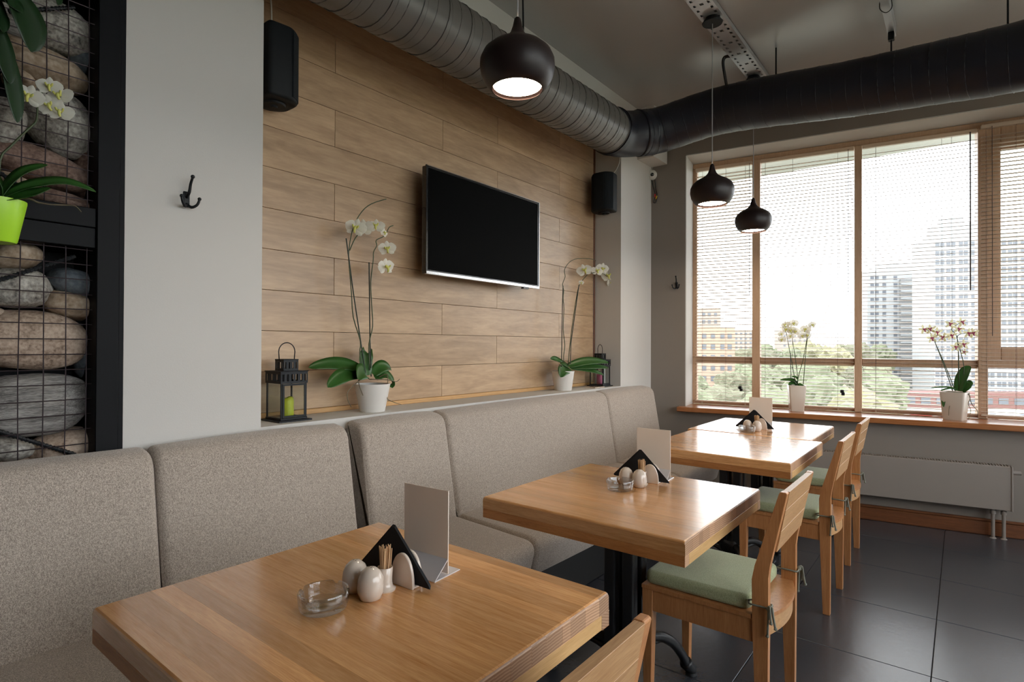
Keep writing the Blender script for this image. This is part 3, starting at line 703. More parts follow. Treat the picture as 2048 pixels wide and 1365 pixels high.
STONES = [[0.522,2.316,0.105,0.084,8],[0.479,2.177,0.138,0.057,11],[0.434,2.113,0.041,0.023,25],[0.543,2.011,0.113,0.091,50],[0.391,1.957,0.056,0.088,15],[0.475,1.859,0.156,0.054,10],[0.413,1.783,0.053,0.034,15],[0.52,1.759,0.122,0.032,6],[0.423,1.567,0.073,0.04,-12],[0.43,1.468,0.091,0.062,-6],[0.579,1.496,0.072,0.046,14],[0.566,1.423,0.08,0.044,14],[0.467,1.307,0.157,0.091,6],[0.469,1.109,0.154,0.097,-1],[0.415,0.977,0.062,0.037,12],[0.559,0.963,0.099,0.056,-10],[0.608,1.662,0.086,0.033,0],[0.589,2.242,0.056,0.043,40],[0.362,1.369,0.057,0.045,0],[0.618,1.278,0.042,0.101,0],[0.609,1.872,0.035,0.1,0]]
RODS = [[[0.356,2.2,1.473],[0.557,2.2,1.575]],[[0.359,2.2,1.052],[0.562,2.2,0.947]],[[0.353,2.2,1.811],[0.443,2.2,1.752]],[[0.393,2.2,2.278],[0.549,2.2,2.363]]]

# ---------------------------------------------------------------- sofas
def sofa(name, label, panels, xl, xr, yb):
    t = thing(name, label, 'sofa', ((xl+xr)/2, 1.85, 0))
    cx, cy = (xl+xr)/2, 1.85
    V2 = lambda y, z: (y-cy, z)
    back = round_poly([V2(1.955, 0.40), V2(2.052, 0.945), V2(yb, 0.962), V2(yb, 0.40)], [0.01, 0.055, 0.03, 0.01], 6)
    seat = round_poly([V2(1.515, 0.255), V2(1.470, 0.43), V2(2.0, 0.455), V2(2.03, 0.255)], [0.02, 0.075, 0.03, 0.01], 7)
    for a, b2 in panels:
        bm = B(); padded(bm, back, a-cx+0.0015, b2-cx-0.0015, 0.026, seg=5, crown=0.006, mid=10); obj('backrest_panel', bm, M['sofa'], t, smooth=True)
        bm = B(); padded(bm, seat, a-cx+0.0015, b2-cx-0.0015, 0.03, seg=5, crown=0.010, mid=10); obj('seat_panel', bm, M['sofa'], t, smooth=True)
    bm = B(); box(bm, xl+0.02-cx, xr-0.02-cx, 1.60-cy, yb-cy, 0.0, 0.255, 0.004); obj('plinth', bm, M['plinth'], t)
    return t
sofa('upholstered_bench', 'taupe upholstered bench in front of the stone cage, at the nearest table', [(-1.75, -0.95), (-0.95, 0.738), (0.738, 1.484)], -1.75, 1.484, 2.156)
sofa('upholstered_bench', 'taupe upholstered bench below the wood-panelled niche, running to the window corner', [(1.545, 2.066), (2.066, 3.735), (3.735, 4.545)], 1.545, 4.545, 2.174)

# ---------------------------------------------------------------- tables
TZ = 0.75
def table(label, x0, x1, y0, y1, legs_deg):
    cx, cy = (x0+x1)/2, (y0+y1)/2
    t = thing('cafe_table', label, 'table', (cx, cy, 0), 0, 'cafe tables along the bench')
    hx, hy = (x1-x0)/2, (y1-y0)/2
    n = 15; w = 2*hx/n
    xs = [-hx]
    for k in range(n-1): xs.append(-hx + w*(k+1) + random.uniform(-.011, .011))
    xs.append(hx)
    for a, b2 in zip(xs, xs[1:]):
        bm = B()
        prof = [Vector((a+.0001-(a+b2)/2, TZ-0.042)), Vector((b2-.0001-(a+b2)/2, TZ-0.042)), Vector((b2-.0001-(a+b2)/2, TZ)), Vector((a+.0001-(a+b2)/2, TZ))]
        e = 0.006                                   # eased outer edges of the outermost staves
        rings = []
        for y, d in ((-hy, e), (-hy+e*0.35, e*0.35), (-hy+e, 0), (hy-e, 0), (hy-e*0.35, e*0.35), (hy, e)):
            zt = TZ - d
            if a == -hx: q = [(prof[0].x, TZ-0.042), (prof[1].x, TZ-0.042), (prof[1].x, zt), (prof[0].x+e, zt), (prof[0].x+e*.3, zt-e*.35), (prof[0].x, zt-e)]
            elif b2 == hx: q = [(prof[0].x, TZ-0.042), (prof[1].x, TZ-0.042), (prof[1].x, zt-e), (prof[1].x-e*.3, zt-e*.35), (prof[1].x-e, zt), (prof[0].x, zt)]
            else: q = [(prof[0].x, TZ-0.042), (prof[1].x, TZ-0.042), (prof[1].x, zt), (prof[0].x, zt)]
            rings.append([Vector((p[0], y, p[1])) for p in q])
        loft(bm, rings)
        o = obj('stave', bm, [M['stave'], M['endgrain']], t, ((a+b2)/2, 0, 0))
        for p in o.data.polygons:
            if abs(p.normal.y) > 0.6: p.material_index = 1
    for sgn in (-1, 1):
        bm = B(); box(bm, sgn*hx, sgn*(hx-0.03), -hy, hy, TZ-0.075, TZ-0.0425, 0.001)
        o = obj('edge_batten', bm, [M['sidebatten'], M['endgrain']], t)
        for p in o.data.polygons:
            if abs(p.normal.y) > 0.6: p.material_index = 1
        bm = B(); box(bm, -hx+0.0305, hx-0.0305, sgn*hy*0.9995, sgn*(hy-0.03), TZ-0.075, TZ-0.0425, 0.001); obj('edge_batten', bm, M['batten'], t)
    bm = B(); box(bm, -hx+0.031, hx-0.031, -hy+0.031, hy-0.031, TZ-0.05, TZ-0.0425); obj('core_board', bm, M['sidebatten'], t)
    # cast iron pedestal
    bm = B(); box(bm, -0.2, 0.2, -0.03, 0.03, TZ-0.062, TZ-0.0505, 0.003); box(bm, -0.03, 0.03, -0.2, 0.2, TZ-0.0625, TZ-0.0505, 0.003); obj('top_spider', bm, M['iron'], t)
    for sx in (-1, 1):
        for sy in (-1, 1):
            bm = B(); box(bm, sx*0.037-0.022, sx*0.037+0.022, sy*0.037-0.022, sy*0.037+0.022, 0.19, TZ-0.062, 0.006, 2)
            obj('pedestal_column', bm, M['iron'], t)
    bm = B(); lathe(bm, [(0.03, 0.125), (0.055, 0.135), (0.072, 0.165), (0.074, 0.20), (0.066, 0.22)], 24); obj('hub', bm, M['iron'], t, smooth=True, angle=40)
    for a in legs_deg:
        ca, sa = math.cos(R(a)), math.sin(R(a))
        pts = [(0.05, 0.185), (0.11, 0.192), (0.17, 0.178), (0.225, 0.142), (0.265, 0.092), (0.288, 0.05), (0.305, 0.022)]
        bm = B(); tube(bm, [(r*ca, r*sa, z) for r, z in pts], [0.021, 0.017], 10, k=4)
        tube(bm, [(r*ca, r*sa, z-0.05+0.02*q) for q, (r, z) in enumerate(pts[:4])], [0.012, 0.009], 8, k=4)
        tube(bm, [(0.285*ca, 0.285*sa, 0.055), (0.308*ca, 0.308*sa, 0.027), (0.325*ca, 0.325*sa, 0.0165)], [0.026, 0.0165], 10, k=4)
        obj('claw_leg', bm, M['iron'], t, smooth=True)
        bm = B(); lathe(bm, [(0.018, 0.0), (0.022, 0.004), (0.02, 0.014)], 14, (0.312*ca, 0.312*sa, 0)); obj('foot_pad', bm, M['iron'], t, smooth=True, angle=40)
    return t
table('larch cafe table nearest the camera, with a glass ashtray and menu stand', 0.394, 1.138, 0.62, 1.42, (-28, 95, 215))
table('larch cafe table, second from the camera, green cushioned chair tucked at its end', 1.562, 2.318, 0.611, 1.365, (-28, 95, 215))
table('bare larch cafe table, third from the camera, pushed against the one by the window', 2.905, 3.682, 0.63, 1.395, (-30, 92, 212))
table('larch cafe table nearest the window, fourth from the camera, slightly offset from its neighbour', 3.700, 4.455, 0.692, 1.432, (-30, 92, 212))

# ---------------------------------------------------------------- chairs (back towards -y)
def chair(label):
    t = thing('dining_chair', label, 'chair', (0, 0, 0), 0, 'wooden chairs facing the bench')
    c = 0.70
    post = [(0.482, 0.0), (0.513, 0.0), (0.527, 0.40), (0.529, 0.555), (0.520, 0.600), (0.448, 0.840), (0.444, 0.846), (0.428, 0.846), (0.424, 0.842), (0.474, 0.61), (0.479, 0.57), (0.479, 0.42)]
    for s in (-1, 1):
        bm = B(); prism(bm, [(p[0]-c, p[1]) for p in post], 'x', s*0.2, s*0.173)
        bmesh.ops.bevel(bm, geom=bm.edges[:], offset=0.0015, segments=1, affect='EDGES')
        obj('rear_leg', bm, M['chair'], t)
        bm = B(); loft(bm, [[Vector((s*0.198, 0.907-c, 0.428)), Vector((s*0.158, 0.907-c, 0.428)), Vector((s*0.158, 0.867-c, 0.428)), Vector((s*0.198, 0.867-c, 0.428))],
                            [Vector((s*0.196, 0.902-c, 0.0)), Vector((s*0.169, 0.902-c, 0.0)), Vector((s*0.169, 0.875-c, 0.0)), Vector((s*0.196, 0.875-c, 0.0))]])
        bmesh.ops.bevel(bm, geom=bm.edges[:], offset=0.0015, segments=1, affect='EDGES')
        obj('front_leg', bm, M['chair'], t)
        bm = B(); box(bm, s*0.195, s*0.177, 0.527-c, 0.868-c, 0.352, 0.427, 0.0015); obj('side_apron', bm, M['chair'], t)
    bm = B(); box(bm, -0.157, 0.157, 0.882-c, 0.9-c, 0.355, 0.427, 0.0015); obj('front_apron', bm, M['chair'], t)
    # rear rail and seat board bow backwards between the posts
    def bow(x, d): return d*(1-(x/0.173)**2)
    bm = B(); loft(bm, [[Vector((x, 0.492-c-bow(x, 0.03), 0.372)), Vector((x, 0.508-c-bow(x, 0.03), 0.372)), Vector((x, 0.508-c-bow(x, 0.03), 0.427)), Vector((x, 0.492-c-bow(x, 0.03), 0.427))] for x in [-0.1728+0.3456*k/12 for k in range(13)]])
    obj('rear_rail', bm, M['chairback'], t, angle=40)
    bm = B()
    outline = [(0.2, 0.908-c), (-0.2, 0.908-c), (-0.2, 0.531-c), (-0.1725, 0.531-c)] + [(x, 0.488-c-bow(x, 0.034)) for x in [-0.1725+0.345*k/12 for k in range(13)]] + [(0.1725, 0.531-c), (0.2, 0.531-c)]
    prism(bm, outline, 'z', 0.428, 0.441); obj('seat_board', bm, M['chair'], t)
    # back panel of three glued boards
    y = lambda z: 0.466 - (z-0.648)*0.190 - c
    zs = [0.648, 0.716, 0.784, 0.845]
    for za, zb in zip(zs, zs[1:]):
        bm = B(); loft(bm, [[Vector((x, y(za)-0.006, za+.0002)), Vector((x, y(za)+0.014, za+.0002)), Vector((x, y(zb)+0.014, zb-.0002)), Vector((x, y(zb)-0.006, zb-.0002))] for x in (-0.1722, 0.1722)])
        bmesh.ops.bevel(bm, geom=[e for e in bm.edges], offset=0.0008, segments=1, affect='EDGES')
        obj('back_board', bm, M['chairback'], t)
    return t
def cushion(label):
    t = thing('seat_cushion', label, 'cushion', (0, 0, 0), 0, 'green seat pads')
    c = 0.70
    bm = B()
    poly = round_poly([(-0.184, 0.538-c), (0.184, 0.538-c), (0.188, 0.902-c), (-0.188, 0.902-c)], [0.035, 0.035, 0.03, 0.03], 6)
    padded(bm, poly, 0.4415, 0.4895, 0.016, axis='z', seg=5)
    for v in bm.verts:                               # soft crown
        k = max(0, 1-(v.co.x/0.19)**2)*max(0, 1-((v.co.y-0.02)/0.19)**2)
        if v.co.z > 0.47: v.co.z += 0.006*k
    obj('pad', bm, M['green'], t, smooth=True)
    for s in (-1, 1):
        x0 = s*0.19
        bm = B()
        tube(bm, [(s*0.178, 0.545-c, 0.475), (s*0.1705, 0.535-c, 0.477), (s*0.169, 0.50-c, 0.478), (s*0.171, 0.4755-c, 0.477), (s*0.186, 0.473-c, 0.477), (s*0.2035, 0.476-c, 0.477), (s*0.2045, 0.50-c, 0.477), (s*0.2035, 0.533-c, 0.476), (s*0.186, 0.541-c, 0.474)], 0.0030, 6, k=3)
        bmesh.ops.create_icosphere(bm, subdivisions=2, radius=0.0085, matrix=Matrix.Translation((s*0.207, 0.474-c, 0.477)))
        for dx, dy, ln in ((0.006, -0.012, 0.055), (0.004, 0.004, 0.085), (0.010, -0.004, 0.04)):
            p = Vector((s*0.207, 0.472-c, 0.478))
            tube(bm, [p, p + Vector((s*dx, dy*0.6, 0.008)), p + Vector((s*dx*1.1, dy, -ln*0.45)), p + Vector((s*(dx*1.0), dy*1.5, -ln))], 0.0036, 6, k=3)
            bmesh.ops.create_icosphere(bm, subdivisions=1, radius=0.006, matrix=Matrix.Translation(p + Vector((s*dx, dy*1.5, -ln))))
        obj('tie_cord', bm, M['tie'], t, smooth=True)
    return t
chair_labels = ['wooden chair nearest the camera, only its back showing at the bottom edge', 'wooden chair with green cushion at the second table, largest chair in view',
                'wooden chair at the third table, third from the camera', 'wooden chair nearest the window, last of the row']
pad_labels = ['green cushion on the chair nearest the camera, mostly hidden', 'green felt cushion on the chair at the second table, tied with cords',
              'green felt cushion on the chair at the third table', 'green felt cushion on the last chair, under the table by the window']
ch0 = chair(chair_labels[0]); cu0 = cushion(pad_labels[0])
for k, (x, y) in enumerate([(0.70, 0.685), (2.11, 0.70), (3.315, 0.72), (4.09, 0.738)]):
    a = ch0 if k == 0 else copy_tree(ch0); q = cu0 if k == 0 else copy_tree(cu0)
    a['label'] = chair_labels[k]; q['label'] = pad_labels[k]
    a.location = (x, y, 0); q.location = (x, y, 0)

# ---------------------------------------------------------------- table-top sets
def ashtray():
    t = thing('glass_ashtray', '', 'ashtray', (0, 0, 0), 0, 'glass ashtrays')
    bm = B(); seg = 64; prof = [(0.0, 0.0), (0.040, 0.0), (0.047, 0.004), (0.050, 0.015), (0.052, 0.036), (0.050, 0.040), (0.047, 0.039), (0.0445, 0.030), (0.042, 0.014), (0.034, 0.011), (0.0, 0.012)]
    rings = []
    for r, z in prof:
        ring = []
        for q in range(seg):
            a = 2*math.pi*q/seg
            notch = max(0.0, 1 - abs(((a + R(20)) % (math.pi/2)) - math.pi/4)/0.13)
            zz = z - (0.009*math.sqrt(notch) if z > 0.028 and r > 0.04 else 0)
            ring.append(Vector((max(r, 1e-5)*math.cos(a), max(r, 1e-5)*math.sin(a), zz)))
        rings.append(ring)
    loft(bm, rings); bmesh.ops.remove_doubles(bm, verts=bm.verts[:], dist=1e-4)
    obj('bowl', bm, M['glass'], t, smooth=True, angle=35)
    return t
def shaker():
    t = thing('salt_shaker', '', 'shaker', (0, 0, 0), 0, 'porcelain shakers')
    bm = B(); lathe(bm, [(0, 0), (0.018, 0.0), (0.0235, 0.003), (0.0282, 0.017), (0.0290, 0.029), (0.0270, 0.045), (0.021, 0.0585), (0.011, 0.067), (0, 0.0695)], 28)
    bmesh.ops.remove_doubles(bm, verts=bm.verts[:], dist=1e-4)
    for v in bm.verts:                                # thumb hollow on the side facing the diner
        d = (v.co - Vector((0.027, -0.012, 0.026))).length
        if d < 0.02: v.co -= Vector((0.9, -0.4, 0)).normalized()*0.006*(1-d/0.02)
    obj('body', bm, M['porcelain'], t, smooth=True)
    bm = B()
    for a in (0, 2.1, 4.2): lathe(bm, [(0.0012, 0), (0.0012, 0.0006)], 6, (0.004*math.cos(a), 0.004*math.sin(a), 0.0685))
    obj('pouring_holes', bm, M['plinth'], t)
    return t
def pick_cup():
    t = thing('toothpick_cup', '', 'toothpick holder', (0, 0, 0), 0, 'porcelain toothpick cups')
    bm = B(); lathe(bm, [(0, 0), (0.024, 0), (0.0245, 0.003), (0.018, 0.008), (0.0165, 0.02), (0.0175, 0.05), (0.0165, 0.051), (0.015, 0.048), (0.014, 0.012), (0, 0.011)], 28)
    bmesh.ops.remove_doubles(bm, verts=bm.verts[:], dist=1e-4); obj('cup', bm, M['porcelain'], t, smooth=True, angle=50)
    return t
def picks():
    bm = B(); rg = random.Random(3)
    for k in range(40):
        a = rg.uniform(0, 6.28); r = 0.0112*math.sqrt(rg.random())
        tube(bm, [(r*math.cos(a), r*math.sin(a), 0.0135), (r*1.35*math.cos(a+.3), r*1.35*math.sin(a+.3), 0.094+rg.uniform(-.004, .004))], 0.0012, 5)
    return tag(obj('toothpicks', bm, M['pick']), '', 'toothpicks', 'bundles of toothpicks', 'stuff')
def napkin_holder():
    t = thing('napkin_holder', '', 'napkin holder', (0, 0, 0), 0, 'porcelain napkin holders')
    for s in (-1, 1):
        bm = B()
        arch = [Vector((0.036*math.cos(a), 0.072*math.sin(a)**0.9 if math.sin(a) > 0 else 0)) for a in [math.pi*q/18 for q in range(19)]]
        arch = [Vector((p.x, p.y + 0.004)) for p in arch] + [Vector((-0.034, 0)), Vector((0.034, 0))]
        padded(bm, arch, s*0.0125-0.0045, s*0.0125+0.0045, 0.003, seg=3); obj('arched_plate', bm, M['porcelain'], t, smooth=True, angle=60)
    bm = B(); box(bm, -0.0165, 0.0165, -0.035, 0.035, 0.0005, 0.007, 0.002); obj('foot', bm, M['porcelain'], t)
    return t
def napkin(k):
    bm = B(); h, w = 0.116, 0.118
    rings = []
    for x in (-0.0007, 0.0007):
        rings.append([Vector((x, -w, 0)), Vector((x, w, 0)), Vector((x*1.2, w*0.97, 0.006)), Vector((x, 0.004, h)), Vector((x, -0.004, h)), Vector((x*1.2, -w*0.97, 0.006))])
    loft(bm, rings)
    return tag(obj('folded_napkin', bm, M['napkin']), '', 'napkin', 'black napkins')
def menu():
    t = thing('menu_stand', '', 'menu stand', (0, 0, 0), 0, 'menu stands')
    bm = B(); box(bm, 0.0, 0.003, -0.0725, 0.0725, 0.006, 0.202, 0.0008); obj('card_panel', bm, M['acrylic'], t)
    bm = B(); box(bm, -0.046, 0.046, -0.0725, 0.0725, 0.0, 0.003, 0.0008); obj('base_plate', bm, M['clearplastic'], t)
    bm = B(); loft(bm, [[Vector((-0.046, y, 0.003)), Vector((-0.043, y, 0.003)), Vector((-0.0005, y, 0.038)), Vector((-0.0005, y, 0.041))] for y in (-0.0725, 0.0725)]); obj('sloping_foot', bm, M['clearplastic'], t)
    return t
ash0, sh0, pc0, pk0, nh0, nk0, mn0 = ashtray(), shaker(), pick_cup(), picks(), napkin_holder(), napkin(0), menu()
used = set()
def put(src, loc, rz, label, tilt=0.0):
    o = src if src.name not in used else copy_tree(src)
    used.add(src.name); o.location = loc; o.rotation_euler = (0, tilt, rz); o['label'] = label
    return o
for dx, dy, where in ((0, 0, 'the nearest table'), (1.266, -0.02, 'the second table'), (3.085, 0.035, 'the table by the window')):
    put(ash0, (0.690+dx, 1.040+dy, TZ+0.0006), 0.0, 'clear round glass ashtray with four notches on ' + where)
    put(sh0, (0.786+dx, 1.063+dy, TZ), 0.0, 'white egg-shaped shaker on %s, the one nearer the bench' % where)
    put(sh0, (0.782+dx, 1.004+dy, TZ), 0.0, 'white egg-shaped shaker on %s, nearer the chair side' % where)
    put(pc0, (0.832+dx, 1.018+dy, TZ), 0.0, 'white porcelain toothpick cup behind the shakers on ' + where)
    put(pk0, (0.832+dx, 1.018+dy, TZ), 0.0, 'bundle of pale toothpicks standing in the cup on ' + where)
    put(nh0, (0.880+dx, 1.000+dy, TZ), R(3), 'white arched porcelain napkin holder on ' + where)
    for k in range(4):
        put(nk0, (0.880 + 0.0016*(k*2-3)+dx, 1.045+dy+0.003*k-.004, TZ + 0.0080 + 0.0005*k), R(3), 'black napkin folded to a triangle in the holder on ' + where)
    put(mn0, (0.966+dx, 1.030+dy, TZ), R(4), 'blank beige menu card in a clear stand on ' + where)

# ---------------------------------------------------------------- television, speakers, hooks, dome camera
t = thing('television', 'flat black television with silver lower edge on the plank wall', 'television', (2.677, 2.295, 1.69))
bm = B(); box(bm, -0.528, 0.528, 0.004, 0.040, 0.0, 0.595, 0.006, 2); obj('casing', bm, M['tvcase'], t)
bm = B(); box(bm, -0.513, 0.513, 0.0025, 0.006, 0.022, 0.582); obj('screen', bm, M['tvscreen'], t)
bm = B()
box(bm, -0.530, 0.530, -0.002, 0.012, -0.003, 0.016, 0.002); obj('lower_trim', bm, M['chrome'], t)
bm = B(); box(bm, -0.530, 0.530, 0.0, 0.010, 0.593, 0.597, 0.001)
box(bm, 0.525, 0.531, -0.001, 0.010, 0, 0.597, 0.001); obj('bezel_trim', bm, M['chrome'], t)
bm = B(); box(bm, -0.531, -0.524, 0.0, 0.010, 0, 0.597, 0.001); obj('bezel_side', bm, M['tvcase'], t)
bm = B(); box(bm, 0.36, 0.42, 0.006, 0.03, -0.012, -0.002, 0.002); obj('receiver_bump', bm, M['tvcase'], t)
bm = B(); box(bm, -0.2, 0.2, 0.040, 0.085, 0.12, 0.46, 0.01); obj('rear_housing', bm, M['tvcase'], t)
bm = B(); box(bm, -0.25, 0.25, 0.085, 0.1395, 0.22, 0.40, 0.004); obj('wall_bracket', bm, M['blackmetal'], t)
def speaker(label, loc, rz, cable):
    t = thing('wall_speaker', label, 'speaker', loc, rz)
    # local: +y faces the listener, wall bracket behind at -y
    poly = round_poly([(-0.085, -0.07), (0.085, -0.07), (0.10, 0.03), (0.055, 0.085), (-0.055, 0.085), (-0.10, 0.03)], [0.02, 0.02, 0.025, 0.03, 0.03, 0.025], 4)
    bm = B(); padded(bm, poly, -0.155, 0.155, 0.012, axis='z', seg=3); obj('cabinet', bm, M['speaker'], t, smooth=True, angle=50)
    g = round_poly([(0.10, 0.032), (0.057, 0.088), (-0.057, 0.088), (-0.10, 0.032), (-0.094, 0.026), (-0.052, 0.08), (0.052, 0.08), (0.094, 0.026)], [0, 0.03, 0.03, 0, 0, 0.03, 0.03, 0], 4)
    bm = B(); prism(bm, g, 'z', -0.14, 0.14); obj('grille', bm, M['grille'], t)
    bm = B(); lathe(bm, [(0.045, -0.008), (0.048, 0.0), (0.03, 0.0)], 20, (0, 0, -0.157)); lathe(bm, [(0.014, -0.016), (0.017, 0)], 14, (0, 0, -0.157)); obj('bracket_knob', bm, M['speaker'], t, smooth=True, angle=40)
    bm = B(); box(bm, -0.03, 0.03, -0.115, -0.068, -0.05, 0.05, 0.006); obj('wall_bracket', bm, M['speaker'], t)
    bm = B(); tube(bm, cable, 0.003, 6, k=5); obj('cable', bm, M['whitecord'], t, smooth=True)
    return t
speaker('black wall speaker at the left end of the plank niche, beside the pale pier', (1.279, 2.318, 2.487), R(-90), [(0.03, -0.03, 0.15), (0.035, -0.035, 0.25), (0.01, -0.04, 0.40), (0.0, -0.04, 0.477)])
speaker('black wall speaker at the right end of the plank niche, near the window', (4.089, 2.283, 2.535), R(90), [(0.0, -0.05, 0.15), (-0.05, -0.09, 0.19), (-0.085, -0.107, 0.28), (-0.09, -0.11, 0.43)])
def coat_hook(label, loc, rz):
    t = thing('coat_hook', label, 'hook', loc, rz)            # local -y points off the wall
    bm = B(); box(bm, -0.011, 0.011, -0.006, 0.0, -0.035, 0.022, 0.003, 2); obj('back_plate', bm, M['blackmetal'], t)
    bm = B(); tube(bm, [(0, -0.004, 0.0), (0.002, -0.022, 0.018), (0.003, -0.030, 0.045), (0.003, -0.046, 0.066)], [0.006, 0.0042], 8, k=4)
    bmesh.ops.create_icosphere(bm, subdivisions=2, radius=0.0072, matrix=Matrix.Translation((0.003, -0.047, 0.068))); obj('upper_prong', bm, M['blackmetal'], t, smooth=True)
    for s in (-1, 1):
        bm = B(); tube(bm, [(0, -0.004, -0.024), (s*0.010, -0.022, -0.036), (s*0.024, -0.034, -0.026), (s*0.030, -0.038, -0.006)], [0.0055, 0.0042], 8, k=4)
        bmesh.ops.create_icosphere(bm, subdivisions=2, radius=0.0065, matrix=Matrix.Translation((s*0.030, -0.038, -0.005))); obj('lower_prong', bm, M['blackmetal'], t, smooth=True)
    return t
coat_hook('black three-prong coat hook on the pale pier beside the stone cage', (0.878, YW-0.0005, 1.825), 0)
coat_hook('black three-prong coat hook on the window wall, left of the blinds', win(-0.0005, 1.93, 1.835), WIN_ROT - R(90))
t = thing('dome_camera', 'white dome camera in the window corner with plugs dangling below', 'camera', win(-0.0005, 2.15, 2.83), WIN_ROT - R(90))
bm = B(); lathe(bm, [(0.0, 0.0), (0.046, 0.0), (0.046, 0.012), (0.04, 0.03), (0.028, 0.043), (0.0, 0.047)], 24)
bmesh.ops.rotate(bm, verts=bm.verts[:], cent=(0, 0, 0), matrix=Matrix.Rotation(R(90), 3, 'X')); obj('housing', bm, M['plastic'], t, smooth=True, angle=50)
bm = B(); bmesh.ops.create_uvsphere(bm, u_segments=16, v_segments=10, radius=0.018, matrix=Matrix.Translation((0.012, -0.036, -0.006))); obj('lens', bm, M['tvcase'], t, smooth=True)
bm = B(); tube(bm, [(0.0, -0.01, -0.044), (0.012, -0.014, -0.10), (0.028, -0.013, -0.16), (0.034, -0.012, -0.20), (0.015, -0.012, -0.245), (0.04, -0.012, -0.25), (0.05, -0.012, -0.19), (0.036, -0.012, -0.12), (0.03, -0.012, -0.05)], 0.004, 6, k=4); obj('cable_loop', bm, M['darkcable'], t, smooth=True)
bm = B(); tube(bm, [(0.032, -0.018, -0.178), (0.03, -0.018, -0.205)], 0.0065, 8); obj('plug', bm, M['red'], t)
bm = B(); tube(bm, [(0.047, -0.018, -0.195), (0.04, -0.018, -0.222)], 0.0065, 8); obj('plug', bm, M['yellow'], t)
bm = B(); tube(bm, [(0.0, -0.012, 0.044), (0.02, -0.008, 0.10), (0.06, -0.006, 0.17), (0.07, -0.005, 0.24)], 0.0025, 6, k=4); obj('white_lead', bm, M['whitecord'], t, smooth=True)

# ---------------------------------------------------------------- pendant lamps, cable tray, ducts
def pendant(label, x, y, zb):
    t = thing('pendant_lamp', label, 'lamp', (x, y, zb), 0, 'pendant lamps over the tables')
    prof = [(r_*1.03, z_*1.02) for r_, z_ in ((0.086, 0.0), (0.104, 0.018), (0.118, 0.043), (0.1245, 0.073), (0.123, 0.098), (0.112, 0.122), (0.090, 0.142), (0.062, 0.157), (0.038, 0.172), (0.024, 0.189), (0.016, 0.212), (0.011, 0.236), (0.006, 0.242))]
    inner = [(max(r-0.003, 0.003), z) for r, z in prof[:9]]
    bm = B(); lathe(bm, prof, 40, cap=False); lathe(bm, inner, 40, cap=False)
    loft(bm, [[Vector((r*math.cos(2*math.pi*q/40), r*math.sin(2*math.pi*q/40), 0)) for q in range(40)] for r in (0.086*1.03, 0.086*1.03-0.003)], cap=False)
    bmesh.ops.remove_doubles(bm, verts=bm.verts[:], dist=1e-5)
    obj('lamp_shade', bm, M['shade'], t, smooth=True, angle=60)
    bm = B(); lathe(bm, [(0.0, 0.009), (0.04, 0.0095), (0.083, 0.0125), (0.083, 0.016), (0.0, 0.016)], 36); obj('diffuser', bm, M['bulb'], t, smooth=True, angle=40)
    bm = B(); rod(bm, (0, 0, 0.24), (0, 0, 3.260-zb), 0.0028, 6); obj('cord', bm, M['steelcord'], t)
    bm = B(); lathe(bm, [(0.0, 3.260-zb), (0.058, 3.261-zb), (0.060, 3.266-zb), (0.044, 3.287-zb), (0.040, 3.2955-zb), (0.0, 3.2955-zb)], 28); obj('ceiling_cup', bm, M['blackmetal'], t, smooth=True, angle=40)
    return t
pendant('brown onion-shaped pendant lamp nearest the camera, its lit opening facing down', 1.53, 1.190, 2.172)
pendant('brown onion-shaped pendant lamp over the third table, middle one of the three', 3.46, 1.190, 2.157)
pendant('brown onion-shaped pendant lamp nearest the window, lowest and smallest looking', 4.405, 1.211, 2.148)
t = thing('cable_tray', 'perforated galvanised cable tray under the dark ceiling, carrying the lamps', 'tray', (2.5, 1.194, 3.297))
bm = B()
ys = [-0.062, -0.048, -0.034, -0.010, 0.010, 0.034, 0.048, 0.062]; holes_y = {1, 3, 5}
nx = 150; grid = {}
for i in range(nx+1):
    for j, y in enumerate(ys):
        cell, ph = divmod(i, 2)
        grid[i, j] = bm.verts.new((-2.25 + cell*0.0593 + (0.022 if ph else 0), y, 0))
for i in range(nx):
    for j in range(len(ys)-1):
        if j in holes_y and i % 2 == 0 and (j != 3 or i % 6 == 0): continue
        bm.faces.new((grid[i, j], grid[i+1, j], grid[i+1, j+1], grid[i, j+1]))
tray = obj('tray_floor', bm, M['galv'], t)
md = tray.modifiers.new('sheet', 'SOLIDIFY'); md.thickness = 0.0016; md.offset = 1
for s in (-1, 1):
    bm = B(); box(bm, -2.25, 2.2, s*0.062, s*0.064, 0, 0.034); box(bm, -2.25, 2.2, s*0.054, s*0.064, 0.0325, 0.0345); obj('side_flange', bm, M['galv'], t)
for x in (-1.6, 0.2, 1.9):
    bm = B(); box(bm, x-0.02, x+0.02, -0.066, 0.066, 0.0348, 0.0374); obj('hanger', bm, M['galv'], t)
t = thing('ceiling_strut', 'short galvanised strut under the ceiling above the wrapped duct, black clamp at its end', 'strut', (3.95, 0.345, 3.26))
bm = B(); box(bm, -0.75, 0.36, -0.021, 0.021, 0.0, 0.003, 0.0005); box(bm, -0.75, 0.36, -0.021, -0.0185, 0.003, 0.0745); box(bm, -0.75, 0.36, 0.0185, 0.021, 0.003, 0.0745); obj('channel', bm, M['galv'], t)
bm = B(); box(bm, 0.27, 0.31, -0.016, 0.016, -0.05, -0.0005, 0.003); rod(bm, (0.29, 0, -0.05), (0.29, 0, -0.175), 0.005, 8); obj('clamp', bm, M['blackmetal'], t)
